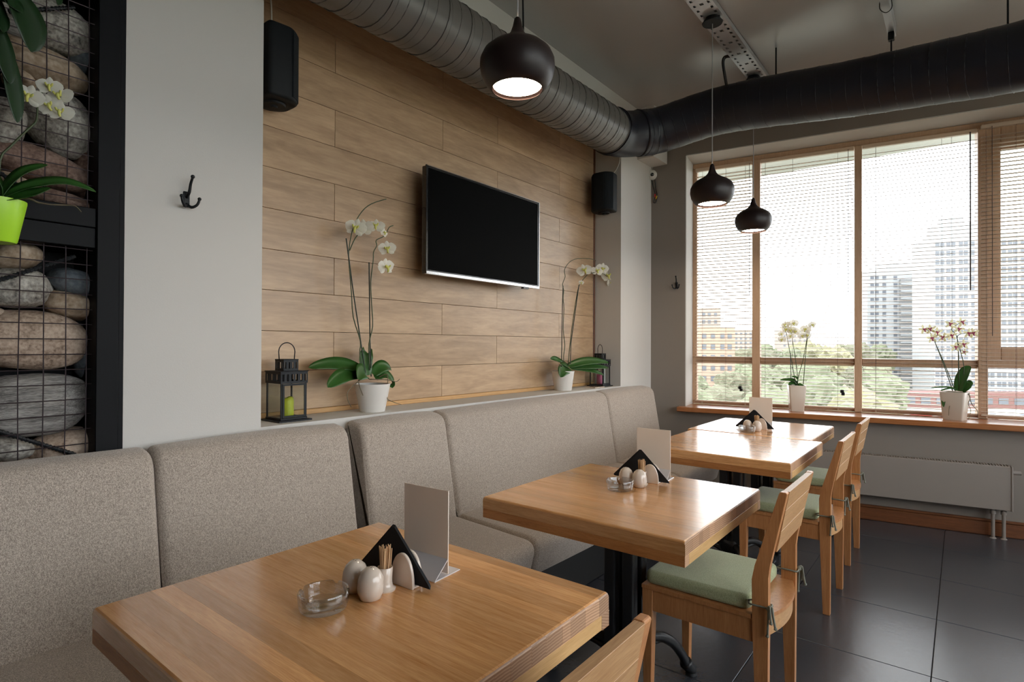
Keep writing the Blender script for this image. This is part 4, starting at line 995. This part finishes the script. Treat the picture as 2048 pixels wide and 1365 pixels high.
bm = B(); tube(bm, [(-0.02, -0.026, 0.05), (-0.02, -0.028, 0.0), (-0.03, 0.0, -0.024), (-0.05, 0.028, 0.0), (-0.05, 0.026, 0.05)], 0.0025, 6, k=4); obj('wire_tie', bm, M['darkcable'], t, smooth=True)

def sweep(bm, path, seg=40):
    """path: (point, radius); rings square to the path"""
    n = len(path); up = Vector((0, 0, 1)); rings = []
    for i in range(n):
        d = (path[min(i+1, n-1)][0] - path[max(i-1, 0)][0]).normalized()
        a = (up - d*up.dot(d)).normalized(); b_ = d.cross(a)
        p, r = path[i]
        rings.append([p + (a*math.cos(q) + b_*math.sin(q))*r for q in [2*math.pi*k/seg for k in range(seg)]])
    loft(bm, rings)
t = thing('ventilation_duct', 'grey spiral ventilation duct running along the top of the plank wall', 'duct', (1.0, 2.0, 2.83))
O = Vector((1.0, 2.0, 2.83))
def d1(x): return Vector((x, 1.992, 2.83 + 0.02*max(0, (x-2.5)/1.2)))
RD = 0.157
bm = B(); path = []
x = -2.55; kk = 0
while x < 3.66:                                         # lock-seamed strips: every second strip a touch fatter
    r = RD + (0.0022 if kk % 2 else 0.0)
    path += [(d1(x) - O, r), (d1(x+0.0735) - O, r + 0.0012)]
    x += 0.075; kk += 1
sweep(bm, path); obj('spiral_pipe', bm, M['duct'], t, angle=20)
bm = B()
x = -2.55; kk = 0
pts = []
while x < 3.66:
    for q in range(24):
        a = 2*math.pi*q/24
        pts.append(d1(x + 0.075*q/24) - O + Vector((0, math.sin(a), math.cos(a)))*(RD+0.0025))
    x += 0.075
tube(bm, pts, 0.0032, 4); obj('spiral_seam', bm, M['seam'], t, smooth=True)
xe = path[-1][0].x + O.x
cl = [Vector((xe-0.02, 1.992, 2.850)), Vector((xe+0.10, 1.985, 2.862)), Vector((xe+0.21, 1.945, 2.882)), Vector((xe+0.27, 1.91, 2.897))]
bm = B(); cs = smooth_pts(cl, 4); sweep(bm, [(p-O, 0.164) for p in cs]); obj('elbow', bm, M['wrap'], t, smooth=True)
for p, d in ((cs[1], Vector((1, 0, 0))),):
    bm = B(); sweep(bm, [(p-O-d*0.02, 0.170), (p-O+d*0.02, 0.170)]); obj('clamp_band', bm, M['wrap'], t, angle=30)
for x in (2.62, -0.6):
    bm = B(); rod(bm, d1(x) - O + Vector((0, 0, RD)), Vector((x-O.x, 0, ZC-0.0005-O.z)), 0.005, 8); obj('hanger_rod', bm, M['blackmetal'], t)
t = thing('wrapped_duct', 'thick dark blue-black wrapped duct crossing in front of the window wall', 'duct', (4.17, 0.56, 2.94))
O = Vector((4.17, 0.56, 2.94))
ctl = [cl[-1] + Vector((-0.008, 0.005, -0.002)), Vector((xe+0.40, 1.80, 2.935)), Vector((4.19, 1.455, 3.015)), Vector((4.185, 1.1, 2.998)), Vector((4.17, 0.557, 2.94)), Vector((4.14, 0.1, 2.90)), Vector((4.10, -0.258, 2.868)), Vector((4.02, -1.2, 2.83)), Vector((3.95, -3.0, 2.82))]
rad = [0.169, 0.166, 0.164, 0.166, 0.170, 0.175, 0.180, 0.185, 0.185]
cs = smooth_pts(ctl, 10)
path = []
for i, p in enumerate(cs):
    f = i/10; k = min(int(f), len(rad)-2); r = rad[k] + (rad[k+1]-rad[k])*(f-k)
    path.append((p - O, r + 0.0012*math.sin(i*1.9)))
bm = B(); sweep(bm, path); obj('wrapped_pipe', bm, M['wrap'], t, smooth=True)
bm = B()
hp = []
tot = len(cs)-1
for i in range(tot*12):
    f = i/12; k = int(f); p = cs[k].lerp(cs[k+1], f-k); r = path[k][1] + (path[k+1][1]-path[k][1])*(f-k)
    d = (cs[k+1]-cs[k]).normalized(); a = (Vector((0, 0, 1)) - d*d.z).normalized(); b_ = d.cross(a)
    ang = (p - cs[0]).length/0.085*2*math.pi
    hp.append((p, d, a, b_, r))
acc = 0.0; pts = []; last = hp[0][0]
total = 0
samples = []
for p, d, a, b_, r in hp:
    total += (p-last).length; last = p; samples.append((total, p, a, b_, r))
q = 0.0; j = 0
while q < total - 0.01:
    while samples[j+1][0] < q: j += 1
    f = (q - samples[j][0])/max(1e-6, samples[j+1][0]-samples[j][0])
    p = samples[j][1].lerp(samples[j+1][1], f); a, b_, r = samples[j][2], samples[j][3], samples[j][4]
    an = q/0.085*2*math.pi
    pts.append(p - O + (a*math.cos(an) + b_*math.sin(an))*(r+0.0008)); q += 0.085/20
tube(bm, pts, 0.0024, 4); obj('spiral_ridge', bm, M['wrap'], t, smooth=True)
for yy, z0 in ((0.994, 3.155), (-0.2, 3.04)):
    bm = B(); rod(bm, (4.15-O.x, yy-O.y, z0-O.z-0.01), (4.15-O.x, yy-O.y, ZC-0.0005-O.z), 0.005, 8); obj('hanger_rod', bm, M['blackmetal'], t)
t = thing('drop_cable', 'pair of black cables looping from the tray down to the wrapped duct', 'cable', (4.02, 1.272, 3.297))
for d in (0.0, 0.016):
    bm = B(); tube(bm, [(0.0+d, -0.03, 0.01), (-0.01+d, 0.02, 0.015), (-0.01+d, 0.035, -0.02), (0.01+d, 0.03, -0.10), (0.05+d, 0.03, -0.16)], 0.0075, 8, k=4); obj('cable', bm, M['darkcable'], t, smooth=True)

# ---------------------------------------------------------------- radiator
t = thing('panel_radiator', 'long low white panel radiator under the window sill', 'radiator', WIN_LOC, WIN_ROT)
s0, s1 = -0.312, 1.30
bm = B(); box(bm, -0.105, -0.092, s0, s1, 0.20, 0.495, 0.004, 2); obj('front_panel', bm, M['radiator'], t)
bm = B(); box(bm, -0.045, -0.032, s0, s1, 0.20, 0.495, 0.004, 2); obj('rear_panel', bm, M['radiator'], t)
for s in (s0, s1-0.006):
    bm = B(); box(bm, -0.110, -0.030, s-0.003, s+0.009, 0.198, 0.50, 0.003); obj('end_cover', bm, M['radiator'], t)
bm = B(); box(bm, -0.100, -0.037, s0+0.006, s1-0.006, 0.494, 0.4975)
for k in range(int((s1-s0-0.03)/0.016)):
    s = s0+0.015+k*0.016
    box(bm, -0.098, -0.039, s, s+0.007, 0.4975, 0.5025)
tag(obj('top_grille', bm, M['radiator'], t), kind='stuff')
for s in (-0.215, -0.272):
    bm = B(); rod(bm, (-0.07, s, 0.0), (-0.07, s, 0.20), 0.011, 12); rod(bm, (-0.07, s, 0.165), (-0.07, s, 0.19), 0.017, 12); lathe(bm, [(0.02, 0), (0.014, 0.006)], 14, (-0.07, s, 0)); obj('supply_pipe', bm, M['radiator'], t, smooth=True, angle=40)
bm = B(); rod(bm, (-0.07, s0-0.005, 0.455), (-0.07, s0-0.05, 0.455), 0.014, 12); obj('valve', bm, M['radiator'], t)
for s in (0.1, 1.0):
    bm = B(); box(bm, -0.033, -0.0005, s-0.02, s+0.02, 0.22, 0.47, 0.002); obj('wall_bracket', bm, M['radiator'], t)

# ---------------------------------------------------------------- lanterns and candles
def lantern(label, loc, rz=0.0):
    t = thing('candle_lantern', label, 'lantern', loc, rz, 'black candle lanterns in the niche')
    bm = B(); box(bm, -0.077, 0.077, -0.077, 0.077, 0.0, 0.007, 0.001); box(bm, -0.062, 0.062, -0.062, 0.062, 0.007, 0.016, 0.001); obj('base_plate', bm, M['blackmetal'], t)
    for sx in (-1, 1):
        for sy in (-1, 1):
            bm = B(); box(bm, sx*0.060-0.006*(sx > 0)-0.0*(sx < 0), sx*0.060+0.006*(sx < 0), sy*0.060-0.006*(sy > 0), sy*0.060+0.006*(sy < 0), 0.016, 0.165); obj('corner_post', bm, M['blackmetal'], t)
    def slotted(h, z0, z1, nb, bar):
        bm = B()
        for ax in (0, 1):
            for s in (-1, 1):
                def pc(u0, u1, za, zb, th=0.0018):
                    if ax == 0: box(bm, u0, u1, s*h-th/2, s*h+th/2, za, zb)
                    else: box(bm, s*h-th/2, s*h+th/2, u0, u1, za, zb)
                pc(-h, h, z0, z0+(z1-z0)*0.2); pc(-h, h, z1-(z1-z0)*0.2, z1)
                for k in range(nb+1):
                    u = -h + 2*h*k/nb
                    pc(max(-h, u-bar), min(h, u+bar), z0+(z1-z0)*0.2, z1-(z1-z0)*0.2)
        return bm
    obj('slotted_hood', slotted(0.0625, 0.163, 0.213, 6, 0.0055), M['blackmetal'], t)
    bm = B(); box(bm, -0.066, 0.066, -0.066, 0.066, 0.213, 0.2165, 0.001); obj('hood_roof', bm, M['blackmetal'], t)
    obj('slotted_chimney', slotted(0.034, 0.2165, 0.263, 4, 0.005), M['blackmetal'], t)
    bm = B(); box(bm, -0.036, 0.036, -0.036, 0.036, 0.263, 0.2665, 0.001); obj('chimney_cap', bm, M['blackmetal'], t)
    bm = B(); tube(bm, [(-0.035, 0, 0.262)] + [(-0.038*math.cos(a), 0.0, 0.298 + 0.040*math.sin(a)) for a in [math.pi*(q/12) for q in range(13)]] + [(0.035, 0, 0.262)], 0.0022, 8); obj('handle', bm, M['blackmetal'], t, smooth=True)
    bm = B()                                              # door frame on the room side
    for q in ((-0.054, -0.046, 0.018, 0.162), (0.046, 0.054, 0.018, 0.162), (-0.046, 0.046, 0.018, 0.026), (-0.046, 0.046, 0.154, 0.162)): box(bm, q[0], q[1], -0.0635, -0.0605, q[2], q[3])
    obj('door', bm, M['blackmetal'], t)
    for ax, s in ((0, -1), (0, 1), (1, -1), (1, 1)):
        bm = B()
        if ax == 0: box(bm, -0.053, 0.053, s*0.058-0.0008, s*0.058+0.0008, 0.017, 0.163)
        else: box(bm, s*0.058-0.0008, s*0.058+0.0008, -0.053, 0.053, 0.017, 0.163)
        obj('glass_pane', bm, M['lanternglass'], t)
    return t
def candle(label, loc, mat, r, h):
    t = thing('pillar_candle', label, 'candle', loc)
    bm = B()
    prof = [(0.0, 0.0), (r, 0.0), (r*1.02, 0.01), (r, h*0.8), (r*0.95, h), (r*0.85, h*0.985), (r*0.5, h*0.93), (0.0, h*0.92)]
    lathe(bm, prof, 24); bmesh.ops.remove_doubles(bm, verts=bm.verts[:], dist=1e-4)
    for v in bm.verts:
        if v.co.z > h*0.9: v.co.z += 0.004*math.sin(3*math.atan2(v.co.y, v.co.x))
    obj('wax', bm, mat, t, smooth=True)
    bm = B(); rod(bm, (0, 0, h*0.91), (0.001, 0, h*1.02), 0.0011, 6); obj('wick', bm, M['plinth'], t)
L1 = (1.345, 2.315, ZN0); L2 = (4.095, 2.318, ZN0)
lantern('black metal candle lantern at the left end of the niche ledge, lime candle inside', L1)
lantern('black metal candle lantern at the right end of the niche ledge, magenta candle inside', L2)
candle('lime green pillar candle inside the left lantern', (L1[0]+0.004, L1[1], ZN0+0.0165), M['candle'], 0.026, 0.082)
candle('magenta pillar candle inside the right lantern', (L2[0]-0.004, L2[1], ZN0+0.0165), M['pinkcandle'], 0.026, 0.082)
bm = B(); box(bm, -0.075, 0.075, -0.045, 0.045, 0, 0.006, 0.001)
tag(obj('flat_card', bm, M['porcelain'], None, (3.93, 2.27, ZN0)), 'thin pale card lying on the niche ledge beside the right lantern', 'card')

# ---------------------------------------------------------------- stone cage at the left
t = thing('stone_cage', 'black-framed gabion panel of large river stones behind wire mesh', 'gabion', (0.0, 2.2, 0.0))
oy = 2.2
def cagebox(name, x0, x1, y0, y1, z0, z1, bev=0.002):
    bm = B(); box(bm, x0, x1, y0-oy, y1-oy, z0, z1, bev); return obj(name, bm, M['blackwood'], t)
cagebox('post', 0.602, 0.664, 2.158, 2.40, 0, 3.33); cagebox('post_edge', 0.665, 0.681, 2.168, 2.41, 0, 3.33)
cagebox('cross_rail', -1.6, 0.601, 2.165, 2.40, 1.668, 1.729); cagebox('cross_rail', -1.6, 0.601, 2.168, 2.40, 1.603, 1.667)
cagebox('cross_rail', -1.6, 0.601, 2.165, 2.40, 2.42, 2.54); cagebox('cross_rail', -1.6, 0.601, 2.165, 2.40, 0.66, 0.76)
cagebox('back_board', -1.6, 0.601, 2.385, 2.405, 0.0, 3.33)
kinds = [0, 1, 1, 0, 0, 4, 1, 4, 1, 0, 5, 1, 2, 3, 0, 2, 4, 5, 2, 5, 4]
rs = random.Random(5)
for k, (cx, cz, rx, rz_, rot) in enumerate(STONES):
    bm = B(); bmesh.ops.create_icosphere(bm, subdivisions=4, radius=1.0)
    se = Vector((k*3.1, k*1.7, 0))
    for v in bm.verts:
        p = v.co
        q = 1 + 0.13*noise.noise(p*1.1 + se) + 0.03*noise.noise(p*4 + se)
        pw = lambda a, e: math.copysign(abs(a)**e, a)
        v.co = Vector((pw(p.x, 0.86)*rx*q, pw(p.y, 0.9)*0.075*q, pw(p.z, 0.82)*rz_*q))
    back = 0.0 if k < 16 else 0.035
    obj('river_stone', bm, M['stone'][kinds[k]], t, (cx, 2.296-oy+back, cz), smooth=True, rot=(0, R(rot), 0))
extra = [(-0.25, 2.05, 0.20, 0.11), (-0.2, 1.83, 0.2, 0.1), (0.05, 2.28, 0.24, 0.10), (0.42, 2.33, 0.17, 0.09), (-0.3, 1.45, 0.22, 0.11), (-0.25, 1.2, 0.2, 0.12), (0.0, 0.90, 0.2, 0.08), (0.38, 0.88, 0.18, 0.075)]
for k, (cx, cz, rx, rz_) in enumerate(extra):
    bm = B(); bmesh.ops.create_icosphere(bm, subdivisions=3, radius=1.0)
    for v in bm.verts:
        p = v.co; q = 1 + 0.12*noise.noise(p*1.1 + Vector((k, 9, 0)))
        v.co = Vector((p.x*rx*q, p.y*0.07*q, p.z*rz_*q))
    obj('river_stone', bm, M['stone'][k % 5], t, (cx, 2.30-oy, cz), smooth=True)
x = 0.585
while x > -0.6:
    for z0, z1 in ((0.76, 1.603), (1.729, 2.42)):
        bm = B(); d = rs.uniform(-.004, .004); tube(bm, [(x, -0.006, z0), (x+d, -0.007, (z0+z1)/2), (x, -0.006, z1)], 0.0017, 5); obj('vertical_wire', bm, M['wire'], t)
    x -= 0.0545
for z0, z1 in ((0.76, 1.603), (1.729, 2.42)):
    z = z0 + 0.03
    while z < z1:
        bm = B(); d = rs.uniform(-.004, .004); tube(bm, [(-0.6, -0.003, z), (0.0, -0.003, z+d), (0.601, -0.003, z)], 0.0017, 5); obj('horizontal_wire', bm, M['wire'], t)
        z += 0.0475
for p0, p1 in RODS:
    bm = B(); a, b2 = Vector(p0), Vector(p1); a.y = b2.y = 2.203-oy
    tube(bm, [a, b2], 0.0055, 8)
    nn = int((b2-a).length/0.010)
    for k in range(nn):
        p = a.lerp(b2, k/nn); d = (b2-a).normalized()*0.002
        tube(bm, [p-d, p+d], 0.0072, 8)
    obj('twisted_rod', bm, M['blackmetal'], t)

# ---------------------------------------------------------------- orchids
def leaf_mesh(bm, pts, w, wdir, seg=9, fold=0.18):
    P = smooth_pts(pts, 5); n = len(P); wd = Vector(wdir).normalized(); rows = []
    for i, p in enumerate(P):
        f = i/(n-1); hw = w/2*(math.sin(math.pi*min(1, 0.12+0.88*f))**0.62 if f < 0.995 else 0.06)
        d = (P[min(i+1, n-1)] - P[max(i-1, 0)]).normalized()
        side = (wd - d*wd.dot(d)).normalized(); nrm = d.cross(side)
        if nrm.z < 0: nrm = -nrm
        rows.append((p, side, nrm, max(hw, 0.0008)))
    tops, bots = [], []
    for p, side, nrm, hw in rows:
        us = [-1, -0.55, 0, 0.55, 1]
        tops.append([bm.verts.new(p + side*hw*u + nrm*(abs(u)**1.3*hw*fold*2 + 0.0007)) for u in us])
        bots.append([bm.verts.new(p + side*hw*u + nrm*(abs(u)**1.3*hw*fold*2 - 0.0007)) for u in us])
    for i in range(n-1):
        for j in range(4):
            bm.faces.new((tops[i][j], tops[i][j+1], tops[i+1][j+1], tops[i+1][j]))
            bm.faces.new((bots[i][j], bots[i+1][j], bots[i+1][j+1], bots[i][j+1]))
        bm.faces.new((tops[i][0], tops[i+1][0], bots[i+1][0], bots[i][0])); bm.faces.new((tops[i][4], bots[i][4], bots[i+1][4], tops[i+1][4]))
def petal(bm, ang, ln, wd, cup, back=0.0):
    """a rounded petal in the local xz plane pointing along ang, flower faces -y"""
    rows = []
    for i in range(6):
        f = i/5; hw = wd/2*(math.sin(math.pi*(0.10+0.86*f))**0.75)
        rows.append([Vector((u*hw, back - cup*(f*f)*ln + 0.10*wd*abs(u), 0.004 + f*ln)) for u in (-1, -0.5, 0, 0.5, 1)])
    ca, sa = math.cos(ang), math.sin(ang)
    vr = [[bm.verts.new((p.x*ca + p.z*sa, p.y, -p.x*sa + p.z*ca)) for p in row] for row in rows]
    for a, b2 in zip(vr, vr[1:]):
        for j in range(4): bm.faces.new((a[j], a[j+1], b2[j+1], b2[j]))
def flower_sources(kind):
    bm = B()
    if kind == 'moth':
        for a in (0, 2.25, -2.25): petal(bm, a, 0.036, 0.027, 0.12, 0.003)
        for a in (1.35, -1.35): petal(bm, a, 0.042, 0.052, 0.10, 0.0)
        f = obj('flower', bm, M['petal'], smooth=True)
    else:
        for a in (0, 1.25, -1.25, 2.5, -2.5): petal(bm, a, 0.040, 0.020, 0.12, 0.0)
        f = obj('flower', bm, M['greenpetal'], smooth=True)
    bm = B()
    tube(bm, [(0, -0.001, 0.004), (0, -0.012, 0.0), (0, -0.016, -0.012), (0.002, -0.010, -0.022)], [0.007, 0.004], 8, k=3)
    for s in (-1, 1): tube(bm, [(0, -0.006, -0.002), (s*0.009, -0.014, 0.002), (s*0.012, -0.018, 0.009)], [0.005, 0.003], 8, k=3)
    l = obj('lip', bm, M['lip'] if kind == 'moth' else M['pinklip'], f, smooth=True)
    return f
def round_pot(t, r0, r1, h, mat):
    bm = B(); lathe(bm, [(0, 0), (r0*0.96, 0), (r0, 0.004), (r1, h-0.004), (r1, h), (r1-0.006, h), (r1-0.009, h-0.02), (0, h-0.02)], 40)
    bmesh.ops.remove_doubles(bm, verts=bm.verts[:], dist=1e-4); obj('pot', bm, mat, t, smooth=True, angle=50)
    bm = B(); lathe(bm, [(0, h-0.008), (r1*0.5, h-0.010), (r1-0.010, h-0.016), (r1-0.010, h-0.019), (0, h-0.019)], 24)
    for v in bm.verts: v.co.z += 0.004*noise.noise(v.co*60)
    obj('potting_bark', bm, M['soil'], t, smooth=True)
def square_pot(t, w0, w1, h, mat, rz):
    bm = B()
    sq = lambda w, z: [Vector((p.x, p.y, z)) for p in round_poly([(-w/2, -w/2), (w/2, -w/2), (w/2, w/2), (-w/2, w/2)], w*0.10, 4)]
    loft(bm, [sq(w0*0.97, 0), sq(w0, 0.004), sq(w1, h-0.003), sq(w1-0.003, h), sq(w1-0.012, h), sq(w1-0.016, h-0.025)])
    bmesh.ops.rotate(bm, verts=bm.verts[:], cent=(0, 0, 0), matrix=Matrix.Rotation(rz, 3, 'Z')); obj('pot', bm, mat, t, smooth=True, angle=35)
    bm = B(); loft(bm, [sq(w1-0.018, h-0.022), sq(w1-0.018, h-0.012), sq(w1*0.5, h-0.006)])
    bmesh.ops.rotate(bm, verts=bm.verts[:], cent=(0, 0, 0), matrix=Matrix.Rotation(rz, 3, 'Z')); obj('potting_bark', bm, M['soil'], t)
def orchid(label, origin, pts, pot, flower, leaf_w, wdirs, rz=0.0, depth=0.02, fsc=None, face=(0, 0), tips=None, name='potted_orchid', loc=None, leafmat='leaf', stem_r=0.0029, potjit=True):
    """pts are plant points in the frame of the thing before its origin is taken off"""
    t = thing(name, label, 'orchid' if name == 'potted_orchid' else 'plant', loc if loc is not None else origin, rz)
    O = Vector(origin); rg = random.Random(len(label)); nd = Vector((0, 1, 0)) if rz == 0 else Vector((1, 0, 0))
    pot(t)
    loc_ = lambda p: Vector(p) - O
    for key in sorted(pts):
        P = [loc_(p) for p in pts[key]]
        if key.startswith('stake'):
            bm = B(); d = nd*rg.uniform(-.012, .012); tube(bm, [p + d for p in (P[0], P[len(P)//2], P[-1])], 0.0032, 6); obj('stake', bm, M['stake'], t)
        elif key.startswith('stem'):
            bm = B(); tube(bm, P, [stem_r*1.1, stem_r*0.8], 6, k=3); obj('flower_stem', bm, M['stem'], t, smooth=True)
        elif key.startswith('root'):
            bm = B(); Q = [p - nd*(0.03 + 0.015*i) if i else p for i, p in enumerate(P)]; tube(bm, Q, [0.0026, 0.0016], 6, k=4); obj('aerial_root', bm, M['root'], t, smooth=True)
        elif key.startswith('leaf'):
            k = int(key[4:]); sh = (tips or {}).get(k, rg.uniform(-0.05, 0.05))
            Q = [p + nd*sh*(i/(len(P)-1)) for i, p in enumerate(P)]
            bm = B(); leaf_mesh(bm, Q, leaf_w[k], wdirs.get(k, wdirs['d'])); obj('leaf', bm, M[leafmat], t, smooth=True)
    for k, p in enumerate(pts.get('flowers', [])):
        f = inst(flower, t, loc_(p) - nd*0.012, (rg.uniform(-.35, .2), rg.uniform(-.3, .3), face[0] + rg.uniform(-1, 1)*face[1]), [(fsc[k] if fsc else 1.0)]*3)
        for ch in flower.children: inst(ch, f)
    return t
moth, star = flower_sources('moth'), flower_sources('star')
orchid('tall white orchid in a white round pot on the niche ledge beside the left lantern', (1.795, 2.30, ZN0), PT['O1'], lambda t: round_pot(t, 0.062, 0.087, 0.137, M['pot']), moth,
       [0.075, 0.075, 0.085, 0.095, 0.07, 0.06], {'d': (0.1, 0.6, 0.75), 3: (0.95, 0.25, 0.1)}, fsc=[1.15, 1.2, 1.0, 0.6, 1.0, 1.1], face=(-0.5, 0.7), tips={0: 0.05, 1: -0.07, 2: -0.09, 3: 0.05, 4: 0.03, 5: -0.04})
orchid('white orchid in a round pot on the niche ledge beside the right lantern', (3.535, 2.31, ZN0), PT['O2'], lambda t: round_pot(t, 0.064, 0.083, 0.143, M['pot']), moth,
       [0.07, 0.10, 0.075, 0.065, 0.065], {'d': (0.1, 0.65, 0.72)}, fsc=[1.35, 1.15, 1.2, 1.35, 1.15, 0.9, 0.5], face=(-0.5, 0.6), tips={0: 0.02, 1: -0.08, 2: -0.10, 3: -0.09, 4: -0.10})
def win_orchid(label, off, s, pts, pot, flower, lw, wd, fsc, tips, dfl, nm='potted_orchid'):
    return orchid(label, (off, s, ZS), pts, pot, flower, lw, wd, rz=WIN_ROT, fsc=fsc, face=(R(-90), 0.6), tips=tips, loc=win(off, s, ZS))
win_orchid('white orchid with dark stems in a narrow tapered square pot on the window sill', 0.10, 0.992, PT['O3'], lambda t: square_pot(t, 0.098, 0.128, 0.208, M['beigepot'], R(12)), moth,
           [0.03, 0.04, 0.035, 0.03], {'d': (0.75, 0.1, 0.62)}, [0.85, 0.9, 0.85, 0.9, 0.8, 0.6, 0.75, 0.7, 0.95, 0.8, 0.8, 0.75], {0: -0.02, 1: -0.03, 2: -0.05, 3: 0.01}, 1)
win_orchid('pale green orchid with starry flowers in a wide cream square pot on the window sill', 0.08, -0.03, PT['O4'], lambda t: square_pot(t, 0.118, 0.150, 0.20, M['beigepot'], R(-22)), star,
           [0.072, 0.062, 0.014, 0.03, 0.012], {'d': (0.6, 0.2, 0.62), 0: (0.35, 0.8, 0.1), 1: (0.35, 0.8, 0.1), 3: (0.3, 0.8, 0.2)}, [0.85]*13 + [0.55], {0: 0.0, 1: -0.02, 2: -0.03, 3: -0.06, 4: -0.04}, 1)
def wall_pot(t):
    bm = B(); lathe(bm, [(0, 0), (0.041, 0), (0.044, 0.004), (0.064, 0.113), (0.064, 0.118), (0.060, 0.118), (0.058, 0.10), (0, 0.10)], 40)
    bmesh.ops.remove_doubles(bm, verts=bm.verts[:], dist=1e-4); obj('pot', bm, M['limepot'], t, smooth=True, angle=50)
    bm = B(); lathe(bm, [(0, 0.112), (0.03, 0.11), (0.056, 0.104), (0, 0.1015)], 24); obj('potting_bark', bm, M['soil'], t)
    bm = B(); box(bm, -0.015, 0.015, 0.052, 0.0685, 0.06, 0.11, 0.002); obj('wall_clip', bm, M['blackmetal'], t)
orchid('white orchid in a lime green pot hung on the black rail of the stone cage', (0.352, 2.096, 1.578), PT['O5'], wall_pot, moth, [0.05, 0.05, 0.05, 0.05], {'d': (0.1, 0.75, 0.62)},
       fsc=[0.7, 0.8, 0.75, 0.75, 0.8], face=(-0.4, 0.6), tips={0: -0.05, 1: 0.03, 2: -0.06, 3: 0.0})
def top_pot(t):
    bm = B(); lathe(bm, [(0, 0), (0.045, 0), (0.048, 0.004), (0.068, 0.116), (0.068, 0.12), (0.064, 0.12), (0.062, 0.10), (0, 0.10)], 40)
    bmesh.ops.remove_doubles(bm, verts=bm.verts[:], dist=1e-4); obj('pot', bm, M['limepot'], t, smooth=True, angle=50)
    bm = B(); box(bm, -0.015, 0.015, 0.052, 0.0685, 0.06, 0.11, 0.002); obj('wall_clip', bm, M['blackmetal'], t)
orchid('dark trailing houseplant hanging down over the top left of the stone cage', (0.335, 2.096, 2.42), PT['O6'], top_pot, moth, [0.075, 0.085, 0.05, 0.045, 0.02, 0.05], {'d': (0.85, 0.35, 0.3)},
       tips={k: -0.02 for k in range(6)}, name='trailing_plant', leafmat='darkleaf', stem_r=0.003)
for src in (moth, star):
    for ch in list(src.children): bpy.data.objects.remove(ch)
    bpy.data.objects.remove(src)
